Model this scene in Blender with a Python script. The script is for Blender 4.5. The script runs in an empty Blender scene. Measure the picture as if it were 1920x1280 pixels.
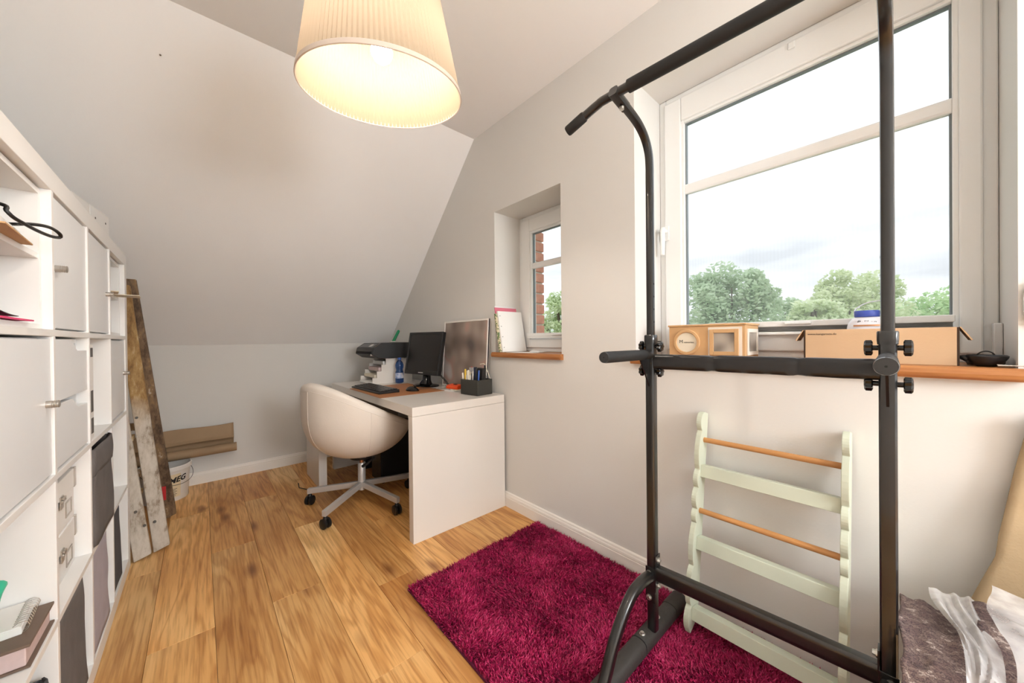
import bpy, bmesh, math, random
from mathutils import Vector, Matrix, noise
random.seed(7)
S = bpy.context.scene
COL = S.collection
R = math.radians
# ------------------------------------------------------------------ camera
F, YAW, PIT, ROL, H = 656.24, 0.7272, -0.0048, -0.0096, 1.069
fw = Vector((math.sin(YAW)*math.cos(PIT), math.cos(YAW)*math.cos(PIT), math.sin(PIT)))
r0 = Vector((math.cos(YAW), -math.sin(YAW), 0)); u0 = r0.cross(fw)
r2 = r0*math.cos(ROL)+u0*math.sin(ROL); u2 = -r0*math.sin(ROL)+u0*math.cos(ROL)
EYE = Vector((0, 0, H))
cam_d = bpy.data.cameras.new('camera'); cam = bpy.data.objects.new('camera', cam_d); COL.objects.link(cam)
cam_d.sensor_width = 36; cam_d.lens = 36*F/1920; cam_d.clip_start = 0.02; cam_d.clip_end = 500
cam.matrix_world = Matrix(((r2.x, u2.x, -fw.x, 0), (r2.y, u2.y, -fw.y, 0), (r2.z, u2.z, -fw.z, H), (0, 0, 0, 1)))
S.camera = cam
def ray(u, v): return fw+r2*((u-960)/F)+u2*((640-v)/F)
def onx(u, v, X): d = ray(u, v); return EYE+d*((X)/d.x)
def ony(u, v, Y): d = ray(u, v); return EYE+d*((Y)/d.y)
def onz(u, v, Z): d = ray(u, v); return EYE+d*((Z-H)/d.z)
# ------------------------------------------------------------------ colour management, sky, portals
S.view_settings.view_transform = 'Standard'; S.view_settings.look = 'None'
S.view_settings.gamma = 1; S.view_settings.use_curve_mapping = False
S.view_settings.exposure = 0.19
def lin(c):
    return tuple(((x/255)/12.92 if x/255 <= .04045 else ((x/255+.055)/1.055)**2.4) for x in c)+(1,)
W = bpy.data.worlds.new('overcast_sky'); S.world = W; W.use_nodes = True
nt = W.node_tree; nt.nodes.clear()
o = nt.nodes.new('ShaderNodeOutputWorld'); b = nt.nodes.new('ShaderNodeBackground'); nt.links.new(b.outputs[0], o.inputs[0])
tc = nt.nodes.new('ShaderNodeTexCoord'); sep = nt.nodes.new('ShaderNodeSeparateXYZ'); nt.links.new(tc.outputs['Generated'], sep.inputs[0])
mp = nt.nodes.new('ShaderNodeMapping'); mp.inputs['Scale'].default_value = (1.3, 1.3, 4.5); nt.links.new(tc.outputs['Generated'], mp.inputs[0])
nz = nt.nodes.new('ShaderNodeTexNoise'); nz.inputs['Scale'].default_value = 2.2; nz.inputs['Detail'].default_value = 5; nt.links.new(mp.outputs[0], nz.inputs['Vector'])
cr = nt.nodes.new('ShaderNodeValToRGB'); nt.links.new(nz.outputs['Fac'], cr.inputs[0])
cr.color_ramp.elements[0].position = .34; cr.color_ramp.elements[0].color = (.48, .51, .55, 1)
cr.color_ramp.elements[1].position = .62; cr.color_ramp.elements[1].color = (.82, .85, .88, 1)
# CIE overcast: (1 + 2 sin elevation) / 3
mr = nt.nodes.new('ShaderNodeMapRange'); nt.links.new(sep.outputs['Z'], mr.inputs[0])
mr.inputs['From Min'].default_value = 0; mr.inputs['From Max'].default_value = 1; mr.inputs['To Min'].default_value = 1.0; mr.inputs['To Max'].default_value = 2.0
SKY = 1.3
ml = nt.nodes.new('ShaderNodeMath'); ml.operation = 'MULTIPLY'; ml.inputs[1].default_value = SKY; nt.links.new(mr.outputs[0], ml.inputs[0])
nt.links.new(cr.outputs[0], b.inputs['Color']); nt.links.new(ml.outputs[0], b.inputs['Strength'])
XW, YB, ZC, YC, ZK = 1.473, 3.572, 2.5025, 2.043, 1.052      # window wall, back wall, ceiling, ceiling break, knee wall
XL, YR = -0.69, -2.2                                          # left wall, rear wall
def portal(name, loc, rot, sx, sy):
    l = bpy.data.lights.new(name, 'AREA'); l.shape = 'RECTANGLE'; l.size = sx; l.size_y = sy; l.energy = 1
    l.cycles.is_portal = True
    ob = bpy.data.objects.new(name, l); COL.objects.link(ob); ob.location = loc; ob.rotation_euler = rot
portal('window_portal', (1.80, .30, 1.6), (0, R(90), 0), 1.25, 1.0)
portal('window_portal', (1.80, 1.53, 1.45), (0, R(90), 0), .95, .6)
portal('window_portal', (.4, YR-.2, 1.3), (R(90), 0, 0), 1.9, 2.0)  # portal of the added rear window
# ------------------------------------------------------------------ materials
MATS = {}
def mat(name, col, rough=.5, metal=0, var=0, vscale=8, bump=0, bscale=60, coat=0, trans=0, stretch=None, col2=None, spec=.5, sss=0):
    if name in MATS: return MATS[name]
    m = bpy.data.materials.new(name); m.use_nodes = True; t = m.node_tree
    p = t.nodes['Principled BSDF']; c = lin(col)
    p.inputs['Base Color'].default_value = c; p.inputs['Roughness'].default_value = rough; p.inputs['Metallic'].default_value = metal
    p.inputs['Coat Weight'].default_value = coat; p.inputs['Transmission Weight'].default_value = trans
    p.inputs['Specular IOR Level'].default_value = spec
    tcn = t.nodes.new('ShaderNodeTexCoord'); mpn = t.nodes.new('ShaderNodeMapping'); t.links.new(tcn.outputs['Object'], mpn.inputs[0])
    if stretch: mpn.inputs['Scale'].default_value = stretch
    if var or col2:
        n = t.nodes.new('ShaderNodeTexNoise'); n.inputs['Scale'].default_value = vscale; n.inputs['Detail'].default_value = 4
        t.links.new(mpn.outputs[0], n.inputs['Vector'])
        mx = t.nodes.new('ShaderNodeMix'); mx.data_type = 'RGBA'
        rp = t.nodes.new('ShaderNodeMapRange'); rp.inputs['From Min'].default_value = .3; rp.inputs['From Max'].default_value = .7
        t.links.new(n.outputs['Fac'], rp.inputs[0]); t.links.new(rp.outputs[0], mx.inputs['Factor'])
        mx.inputs['A'].default_value = c
        mx.inputs['B'].default_value = lin(col2) if col2 else tuple(x*(1-var) for x in c[:3])+(1,)
        t.links.new(mx.outputs['Result'], p.inputs['Base Color'])
    if bump:
        n = t.nodes.new('ShaderNodeTexNoise'); n.inputs['Scale'].default_value = bscale; n.inputs['Detail'].default_value = 3
        t.links.new(mpn.outputs[0], n.inputs['Vector'])
        bp = t.nodes.new('ShaderNodeBump'); bp.inputs['Strength'].default_value = bump; bp.inputs['Distance'].default_value = .004
        t.links.new(n.outputs['Fac'], bp.inputs['Height']); t.links.new(bp.outputs[0], p.inputs['Normal'])
    MATS[name] = m; return m
def ramp(t, stops):
    r = t.nodes.new('ShaderNodeValToRGB'); e = r.color_ramp.elements
    while len(e) < len(stops): e.new(.5)
    for i, (pos, c) in enumerate(stops): e[i].position = pos; e[i].color = lin(c) if len(c) == 3 else c
    return r
mat('wall_paint', (223, 220, 215), .85, bump=.08, bscale=120, var=.015, vscale=2)
mat('ceiling_paint', (247, 245, 243), .9, bump=.06, bscale=120, var=.015, vscale=2)
mat('trim_white', (240, 234, 226), .45, var=.01)
mat('upvc', (240, 240, 238), .3, var=.01)
mat('gasket', (120, 128, 132), .5, var=.05)
mat('white_foil', (242, 240, 237), .32, var=.012, vscale=3)
mat('desk_foil', (228, 221, 213), .3, var=.012, vscale=3)
mat('drawer_white', (238, 240, 242), .3, var=.01)
mat('knob_metal', (190, 184, 176), .3, .9, var=.05)
mat('leather_white', (230, 220, 209), .42, bump=.12, bscale=160, var=.03)
mat('silver', (206, 203, 200), .38, .45, var=.04)
mat('copper', (205, 150, 110), .3, .8, var=.05)
mat('black_plastic', (24, 23, 23), .42, var=.1)
mat('gloss_black', (14, 14, 15), .16, var=.1)
mat('screen_black', (26, 25, 24), .25, var=.05)
mat('rig_black', (19, 18, 18), .34, coat=.6, var=.1, bump=.05, bscale=200)
mat('rig_foam', (18, 17, 17), .62, var=.1, bump=.1, bscale=200)
mat('rig_vinyl', (22, 20, 21), .3, var=.08)
mat('rig_foot', (56, 52, 49), .62, var=.25, vscale=14, bump=.2, bscale=120)
mat('bolt_zinc', (200, 198, 192), .28, .95, var=.08)
mat('mint', (203, 208, 188), .42, var=.03, vscale=5, bump=.05, bscale=60)
mat('dowel_wood', (201, 143, 86), .5, var=.2, vscale=10, stretch=(8, .6, 8))
mat('cardboard', (206, 172, 136), .85, var=.08, vscale=6, bump=.12, bscale=150)
mat('cardboard_dark', (62, 44, 32), .9, var=.1)
mat('kraft', (164, 136, 104), .72, var=.12, vscale=7, bump=.2, bscale=25)
mat('kraft_sheet', (170, 146, 112), .8, var=.16, vscale=9, bump=.15, bscale=180)
mat('fabric_dark', (112, 107, 105), .95, var=.22, vscale=14, bump=.3, bscale=220)
mat('fabric_navy', (86, 86, 91), .95, var=.25, vscale=14, bump=.3, bscale=220)
mat('fabric_lavender', (186, 178, 187), .95, var=.12, vscale=14, bump=.3, bscale=220)
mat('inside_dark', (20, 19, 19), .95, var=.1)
mat('paper', (240, 238, 234), .75, var=.02)
mat('paper_cream', (226, 216, 196), .75, var=.04)
mat('pink', (226, 120, 140), .6, var=.1)
mat('hot_pink', (235, 60, 120), .5, var=.1)
mat('book_brown', (118, 98, 84), .6, var=.12, vscale=20)
mat('book_pink', (214, 190, 186), .65, var=.12, vscale=40)
mat('teal', (60, 190, 150), .4, var=.1)
mat('mdf', (206, 164, 116), .7, var=.1, vscale=12, bump=.1)
mat('whitewash', (232, 222, 208), .7, var=.08, vscale=30)
mat('bucket_plastic', (236, 232, 226), .38, var=.02)
mat('bucket_inside', (70, 56, 46), .7, var=.3)
mat('label_yellow', (232, 214, 178), .5, var=.05)
mat('ink', (22, 21, 22), .6, var=.05)
mat('grey_ink', (90, 86, 82), .6, var=.05)
mat('wire', (28, 26, 25), .4, var=.1)
mat('bottle_blue', (70, 120, 190), .1, trans=.85, var=.05)
mat('bottle_label', (90, 130, 190), .4, col2=(240, 240, 245), vscale=40)
mat('mat_leather', (178, 118, 70), .5, var=.1, vscale=6, bump=.15, bscale=120)
mat('green_grip', (10, 142, 88), .4, var=.08)
mat('orange', (242, 84, 30), .4, var=.08)
mat('box_leather', (54, 53, 48), .55, var=.1, bump=.1, bscale=150)
mat('yellow', (228, 190, 60), .4, var=.05)
mat('red', (196, 40, 44), .45, var=.1)
mat('blue', (50, 90, 170), .4, var=.1)
mat('navy', (40, 48, 74), .6, var=.1)
mat('glue_white', (238, 238, 246), .25, var=.02)
mat('glue_cap', (70, 92, 190), .35, var=.04)
mat('iron_black', (36, 36, 38), .4, var=.15, vscale=20)
mat('film', (224, 222, 220), .18, var=.03, bump=.3, bscale=40)
mat('sill_wood', (188, 128, 74), .42, col2=(150, 90, 44), vscale=5, stretch=(14, 1.2, 14), bump=.05)
mat('mortar', (214, 204, 190), .9, var=.08)
mat('brick_red', (208, 152, 130), .85, col2=(186, 124, 104), vscale=18, bump=.3, bscale=60)
mat('bark', (96, 82, 66), .9, var=.3, bump=.4, bscale=20)
mat('ground_green', (168, 180, 146), .95, var=.3, vscale=.6)
mat('roof_grey', (176, 172, 170), .8, var=.1, vscale=3)
mat('pc_black', (18, 20, 24), .5, var=.1)
mat('trim_band', (206, 190, 176), .8, var=.03)
mat('lamp_cord', (235, 232, 226), .5, var=.03)

def glass_mat(name, tint=(1, 1, 1, 1), fac=.05):
    m = bpy.data.materials.new(name); m.use_nodes = True; t = m.node_tree; t.nodes.clear()
    out = t.nodes.new('ShaderNodeOutputMaterial'); mx = t.nodes.new('ShaderNodeMixShader'); tr = t.nodes.new('ShaderNodeBsdfTransparent'); gl = t.nodes.new('ShaderNodeBsdfGlossy')
    tr.inputs[0].default_value = tint; gl.inputs['Roughness'].default_value = .02; mx.inputs[0].default_value = fac
    t.links.new(tr.outputs[0], mx.inputs[1]); t.links.new(gl.outputs[0], mx.inputs[2]); t.links.new(mx.outputs[0], out.inputs[0])
    MATS[name] = m; return m
glass_mat('pane_glass', (.97, .985, .985, 1), .04)
def ribbed():
    m = bpy.data.materials.new('ribbed_pane'); m.use_nodes = True; t = m.node_tree; t.nodes.clear()
    out = t.nodes.new('ShaderNodeOutputMaterial'); mx = t.nodes.new('ShaderNodeMixShader'); tr = t.nodes.new('ShaderNodeBsdfTransparent'); gl = t.nodes.new('ShaderNodeBsdfGlossy'); m2 = t.nodes.new('ShaderNodeMixShader'); tl = t.nodes.new('ShaderNodeBsdfTranslucent')
    tr.inputs[0].default_value = (.985, .99, .99, 1); gl.inputs['Roughness'].default_value = .02; mx.inputs[0].default_value = .03; tl.inputs[0].default_value = (1, 1, 1, 1)
    tcn = t.nodes.new('ShaderNodeTexCoord'); wv = t.nodes.new('ShaderNodeTexWave'); wv.bands_direction = 'Y'; wv.inputs['Scale'].default_value = 26; wv.inputs['Distortion'].default_value = .4; wv.inputs['Detail'].default_value = 1
    t.links.new(tcn.outputs['Object'], wv.inputs['Vector']); rp = t.nodes.new('ShaderNodeMapRange'); rp.inputs['To Min'].default_value = .10; rp.inputs['To Max'].default_value = .135
    t.links.new(wv.outputs['Fac'], rp.inputs[0]); t.links.new(rp.outputs[0], m2.inputs[0])
    t.links.new(tr.outputs[0], m2.inputs[1]); t.links.new(tl.outputs[0], m2.inputs[2]); t.links.new(m2.outputs[0], mx.inputs[1]); t.links.new(gl.outputs[0], mx.inputs[2]); t.links.new(mx.outputs[0], out.inputs[0]); MATS['ribbed_pane'] = m
ribbed()
# film: thin translucent plastic
def film_mat():
    m = bpy.data.materials.new('plastic_film'); m.use_nodes = True; t = m.node_tree; t.nodes.clear()
    out = t.nodes.new('ShaderNodeOutputMaterial'); mx = t.nodes.new('ShaderNodeMixShader'); tr = t.nodes.new('ShaderNodeBsdfTransparent')
    p = t.nodes.new('ShaderNodeBsdfPrincipled'); p.inputs['Base Color'].default_value = lin((226, 224, 224)); p.inputs['Roughness'].default_value = .25
    n = t.nodes.new('ShaderNodeTexNoise'); n.inputs['Scale'].default_value = 14; n.inputs['Detail'].default_value = 5
    tcn = t.nodes.new('ShaderNodeTexCoord'); t.links.new(tcn.outputs['Object'], n.inputs['Vector'])
    rp = t.nodes.new('ShaderNodeMapRange'); rp.inputs['From Min'].default_value = .3; rp.inputs['From Max'].default_value = .7; rp.inputs['To Min'].default_value = .22; rp.inputs['To Max'].default_value = .7
    t.links.new(n.outputs['Fac'], rp.inputs[0]); t.links.new(rp.outputs[0], mx.inputs[0])
    bp = t.nodes.new('ShaderNodeBump'); bp.inputs['Strength'].default_value = .35; bp.inputs['Distance'].default_value = .008
    t.links.new(n.outputs['Fac'], bp.inputs['Height']); t.links.new(bp.outputs[0], p.inputs['Normal'])
    t.links.new(tr.outputs[0], mx.inputs[1]); t.links.new(p.outputs[0], mx.inputs[2]); t.links.new(mx.outputs[0], out.inputs[0])
    MATS['plastic_film'] = m
film_mat()
# oak plank: grain along local Y, every plank its own shift
def oak():
    m = bpy.data.materials.new('oak_plank'); m.use_nodes = True; t = m.node_tree; p = t.nodes['Principled BSDF']
    tcn = t.nodes.new('ShaderNodeTexCoord'); inf = t.nodes.new('ShaderNodeObjectInfo')
    off = t.nodes.new('ShaderNodeVectorMath'); off.operation = 'ADD'
    sc = t.nodes.new('ShaderNodeVectorMath'); sc.operation = 'SCALE'; sc.inputs[3].default_value = 37.0
    cmb = t.nodes.new('ShaderNodeCombineXYZ'); t.links.new(inf.outputs['Random'], cmb.inputs[0]); t.links.new(inf.outputs['Random'], cmb.inputs[1]); t.links.new(inf.outputs['Random'], cmb.inputs[2])
    t.links.new(cmb.outputs[0], sc.inputs[0]); t.links.new(tcn.outputs['Object'], off.inputs[0]); t.links.new(sc.outputs[0], off.inputs[1])
    def nse(scale, st, det=4, dist=0):
        mp = t.nodes.new('ShaderNodeMapping'); mp.inputs['Scale'].default_value = st; t.links.new(off.outputs[0], mp.inputs[0])
        n = t.nodes.new('ShaderNodeTexNoise'); n.inputs['Scale'].default_value = scale; n.inputs['Detail'].default_value = det; n.inputs['Distortion'].default_value = dist
        t.links.new(mp.outputs[0], n.inputs['Vector']); return n
    # cathedral grain: rings of a stretched, warped field
    big = nse(2.0, (4.2, .42, 1), 3, .5)
    wv = t.nodes.new('ShaderNodeMath'); wv.operation = 'MULTIPLY'; wv.inputs[1].default_value = 46; t.links.new(big.outputs['Fac'], wv.inputs[0])
    sn = t.nodes.new('ShaderNodeMath'); sn.operation = 'SINE'; t.links.new(wv.outputs[0], sn.inputs[0])
    fine = nse(26, (5, .22, 1), 5)
    tone = nse(1.4, (1.6, .7, 1), 3)
    r1 = ramp(t, [(.28, (198, 138, 74)), (.5, (232, 178, 110)), (.72, (248, 208, 146))]); t.links.new(tone.outputs['Fac'], r1.inputs[0])
    a = t.nodes.new('ShaderNodeMix'); a.data_type = 'RGBA'; a.blend_type = 'MULTIPLY'; a.inputs['Factor'].default_value = 1
    r2_ = ramp(t, [(0, (229, 216, 200)), (.4, (250, 246, 242)), (1, (255, 255, 255))])
    ma = t.nodes.new('ShaderNodeMapRange'); ma.inputs['From Min'].default_value = -1; ma.inputs['From Max'].default_value = 1; t.links.new(sn.outputs[0], ma.inputs[0]); t.links.new(ma.outputs[0], r2_.inputs[0])
    t.links.new(r1.outputs[0], a.inputs['A']); t.links.new(r2_.outputs[0], a.inputs['B'])
    b2 = t.nodes.new('ShaderNodeMix'); b2.data_type = 'RGBA'; b2.blend_type = 'MULTIPLY'; b2.inputs['Factor'].default_value = .9
    r3 = ramp(t, [(.3, (214, 198, 180)), (.55, (255, 255, 255))]); t.links.new(fine.outputs['Fac'], r3.inputs[0])
    t.links.new(a.outputs['Result'], b2.inputs['A']); t.links.new(r3.outputs[0], b2.inputs['B'])
    # knots
    vo = t.nodes.new('ShaderNodeTexVoronoi'); vo.inputs['Scale'].default_value = 3.2
    mpk = t.nodes.new('ShaderNodeMapping'); mpk.inputs['Scale'].default_value = (1.6, .55, .0); t.links.new(off.outputs[0], mpk.inputs[0]); t.links.new(mpk.outputs[0], vo.inputs['Vector'])
    rk = ramp(t, [(0, (96, 60, 34)), (.05, (150, 108, 72)), (.16, (255, 255, 255))]); t.links.new(vo.outputs['Distance'], rk.inputs[0])
    k = t.nodes.new('ShaderNodeMix'); k.data_type = 'RGBA'; k.blend_type = 'MULTIPLY'; k.inputs['Factor'].default_value = .75
    t.links.new(b2.outputs['Result'], k.inputs['A']); t.links.new(rk.outputs[0], k.inputs['B'])
    hs = t.nodes.new('ShaderNodeHueSaturation'); vr = t.nodes.new('ShaderNodeMapRange'); vr.inputs['To Min'].default_value = .84; vr.inputs['To Max'].default_value = 1.1
    t.links.new(inf.outputs['Random'], vr.inputs[0]); t.links.new(vr.outputs[0], hs.inputs['Value']); t.links.new(k.outputs['Result'], hs.inputs['Color'])
    t.links.new(hs.outputs[0], p.inputs['Base Color']); p.inputs['Roughness'].default_value = .42
    bp = t.nodes.new('ShaderNodeBump'); bp.inputs['Strength'].default_value = .12; bp.inputs['Distance'].default_value = .002; t.links.new(fine.outputs['Fac'], bp.inputs['Height']); t.links.new(bp.outputs[0], p.inputs['Normal'])
    MATS['oak_plank'] = m
oak()
def mixmat(name, scale, stops, rough=.9, st=(1, 1, 1), bump=.4, bd=.006, det=8, dist=0, stops2=None, zs=0):
    m = bpy.data.materials.new(name); m.use_nodes = True; t = m.node_tree; p = t.nodes['Principled BSDF']
    tcn = t.nodes.new('ShaderNodeTexCoord'); mp = t.nodes.new('ShaderNodeMapping'); mp.inputs['Scale'].default_value = st; t.links.new(tcn.outputs['Object'], mp.inputs[0])
    n = t.nodes.new('ShaderNodeTexNoise'); n.inputs['Scale'].default_value = scale; n.inputs['Detail'].default_value = det; n.inputs['Roughness'].default_value = .7; n.inputs['Distortion'].default_value = dist
    t.links.new(mp.outputs[0], n.inputs['Vector'])
    r = ramp(t, stops); t.links.new(n.outputs['Fac'], r.inputs[0]); t.links.new(r.outputs[0], p.inputs['Base Color']); p.inputs['Roughness'].default_value = rough
    if stops2:
        r_b = ramp(t, stops2); t.links.new(n.outputs['Fac'], r_b.inputs[0]); sp = t.nodes.new('ShaderNodeSeparateXYZ'); t.links.new(tcn.outputs['Object'], sp.inputs[0])
        n2 = t.nodes.new('ShaderNodeTexNoise'); n2.inputs['Scale'].default_value = 6; t.links.new(tcn.outputs['Object'], n2.inputs['Vector'])
        ad = t.nodes.new('ShaderNodeMath'); ad.operation = 'MULTIPLY_ADD'; ad.inputs[1].default_value = .5; t.links.new(n2.outputs['Fac'], ad.inputs[0]); t.links.new(sp.outputs['Z'], ad.inputs[2])
        mr2 = t.nodes.new('ShaderNodeMapRange'); mr2.inputs['From Min'].default_value = zs+.17; mr2.inputs['From Max'].default_value = zs+.33; t.links.new(ad.outputs[0], mr2.inputs[0])
        mxx = t.nodes.new('ShaderNodeMix'); mxx.data_type = 'RGBA'; t.links.new(mr2.outputs[0], mxx.inputs['Factor']); t.links.new(r.outputs[0], mxx.inputs['A']); t.links.new(r_b.outputs[0], mxx.inputs['B']); t.links.new(mxx.outputs['Result'], p.inputs['Base Color'])
    bp = t.nodes.new('ShaderNodeBump'); bp.inputs['Strength'].default_value = bump; bp.inputs['Distance'].default_value = bd; t.links.new(n.outputs['Fac'], bp.inputs['Height']); t.links.new(bp.outputs[0], p.inputs['Normal'])
    MATS[name] = m
mixmat('felt', 55, [(.30, (44, 36, 40)), (.38, (88, 72, 74)), (.44, (130, 108, 104)), (.48, (66, 54, 60)), (.52, (150, 130, 122)), (.57, (92, 74, 76)), (.62, (206, 190, 180)), (.68, (120, 96, 92)), (.76, (150, 62, 62))], st=(1.4, .7, 1), dist=.3, bump=.7, bd=.01)
mixmat('paint_wood_white', 9, [(.3, (70, 56, 46)), (.4, (150, 134, 116)), (.48, (188, 178, 164)), (.62, (206, 197, 185)), (.72, (150, 138, 122))], st=(2.5, 2.5, .8), rough=.75, bump=.3, bd=.003)
mixmat('paint_wood_brown', 9, [(.3, (46, 34, 26)), (.42, (92, 72, 54)), (.52, (124, 100, 76)), (.6, (140, 112, 76)), (.66, (196, 184, 168)), (.74, (96, 76, 60))], st=(2.5, 2.5, .9), rough=.75, bump=.3, bd=.003)
mixmat('paint_wood_ochre', 7, [(.3, (84, 60, 34)), (.45, (146, 112, 66)), (.55, (176, 146, 96)), (.66, (206, 190, 164)), (.78, (150, 126, 100))], st=(2.5, 2.5, .7), rough=.75, bump=.3, bd=.003)
mixmat('paint_wood_stained', 9, [(.3, (70, 56, 46)), (.4, (150, 134, 116)), (.48, (188, 178, 164)), (.62, (206, 197, 185)), (.72, (150, 138, 122))], st=(2.5, 2.5, .8), rough=.75, bump=.3, bd=.003, stops2=[(.3, (84, 60, 34)), (.45, (140, 106, 62)), (.55, (166, 134, 84)), (.68, (198, 180, 150)), (.78, (140, 114, 86))], zs=.74)
mixmat('board_picture', 4.2, [(.25, (96, 84, 80)), (.40, (140, 124, 114)), (.5, (164, 148, 136)), (.58, (186, 150, 138)), (.66, (206, 196, 190)), (.75, (216, 208, 206))], rough=.35, bump=0, det=1)
mixmat('photo_print', 9, [(.3, (90, 84, 78)), (.5, (170, 160, 148)), (.7, (206, 196, 182))], rough=.4, bump=0, det=1)
mixmat('leaf_print', 60, [(.4, (226, 214, 186)), (.5, (216, 204, 170)), (.53, (66, 96, 52)), (.7, (90, 124, 70))], rough=.6, bump=0, det=2)
# rug: colour from a per-tuft attribute
def rug_mat():
    m = bpy.data.materials.new('rug_pile'); m.use_nodes = True; t = m.node_tree; p = t.nodes['Principled BSDF']
    at = t.nodes.new('ShaderNodeAttribute'); at.attribute_name = 'tuft'
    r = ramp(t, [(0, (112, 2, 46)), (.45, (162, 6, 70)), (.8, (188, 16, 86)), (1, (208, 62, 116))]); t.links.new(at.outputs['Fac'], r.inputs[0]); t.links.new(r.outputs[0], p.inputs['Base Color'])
    p.inputs['Roughness'].default_value = .6; p.inputs['Sheen Weight'].default_value = .15; p.inputs['Sheen Tint'].default_value = lin((200, 90, 150)); MATS['rug_pile'] = m
rug_mat()
def leaf_mat(name, c1, c2):
    m = bpy.data.materials.new(name); m.use_nodes = True; t = m.node_tree; t.nodes.clear()
    out = t.nodes.new('ShaderNodeOutputMaterial'); mx = t.nodes.new('ShaderNodeMixShader'); mx.inputs[0].default_value = .45
    d = t.nodes.new('ShaderNodeBsdfDiffuse'); tr = t.nodes.new('ShaderNodeBsdfTranslucent')
    tcn = t.nodes.new('ShaderNodeTexCoord'); n = t.nodes.new('ShaderNodeTexNoise'); n.inputs['Scale'].default_value = 1.1; n.inputs['Detail'].default_value = 6
    t.links.new(tcn.outputs['Object'], n.inputs['Vector']); r = ramp(t, [(.35, c1), (.65, c2)]); t.links.new(n.outputs['Fac'], r.inputs[0])
    t.links.new(r.outputs[0], d.inputs[0]); t.links.new(r.outputs[0], tr.inputs[0])
    t.links.new(d.outputs[0], mx.inputs[1]); t.links.new(tr.outputs[0], mx.inputs[2]); t.links.new(mx.outputs[0], out.inputs[0]); MATS[name] = m
leaf_mat('leaf_oak', (184, 204, 170), (210, 224, 196)); leaf_mat('leaf_acacia', (208, 220, 178), (230, 236, 204)); leaf_mat('leaf_fresh', (184, 214, 160), (214, 232, 188)); leaf_mat('leaf_pale', (208, 222, 180), (232, 238, 208))
def shade_mat():
    m = bpy.data.materials.new('shade_fabric'); m.use_nodes = True; t = m.node_tree; t.nodes.clear()
    out = t.nodes.new('ShaderNodeOutputMaterial'); mx = t.nodes.new('ShaderNodeMixShader'); mx.inputs[0].default_value = .4
    d = t.nodes.new('ShaderNodeBsdfDiffuse'); tr = t.nodes.new('ShaderNodeBsdfTranslucent')
    d.inputs[0].default_value = lin((158, 146, 124)); tr.inputs[0].default_value = lin((134, 119, 104))
    t.links.new(d.outputs[0], mx.inputs[1]); t.links.new(tr.outputs[0], mx.inputs[2]); t.links.new(mx.outputs[0], out.inputs[0]); MATS['shade_fabric'] = m
shade_mat()
def emit(name, col, st):
    m = bpy.data.materials.new(name); m.use_nodes = True; p = m.node_tree.nodes['Principled BSDF']
    p.inputs['Base Color'].default_value = col; p.inputs['Emission Color'].default_value = col; p.inputs['Emission Strength'].default_value = st; MATS[name] = m
emit('bulb_lit', (1, .89, .78, 1), 300)
emit('fill_globe_lit', (.94, .975, 1.0, 1), 25)  # glow of the added fill globe behind the camera

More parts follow.
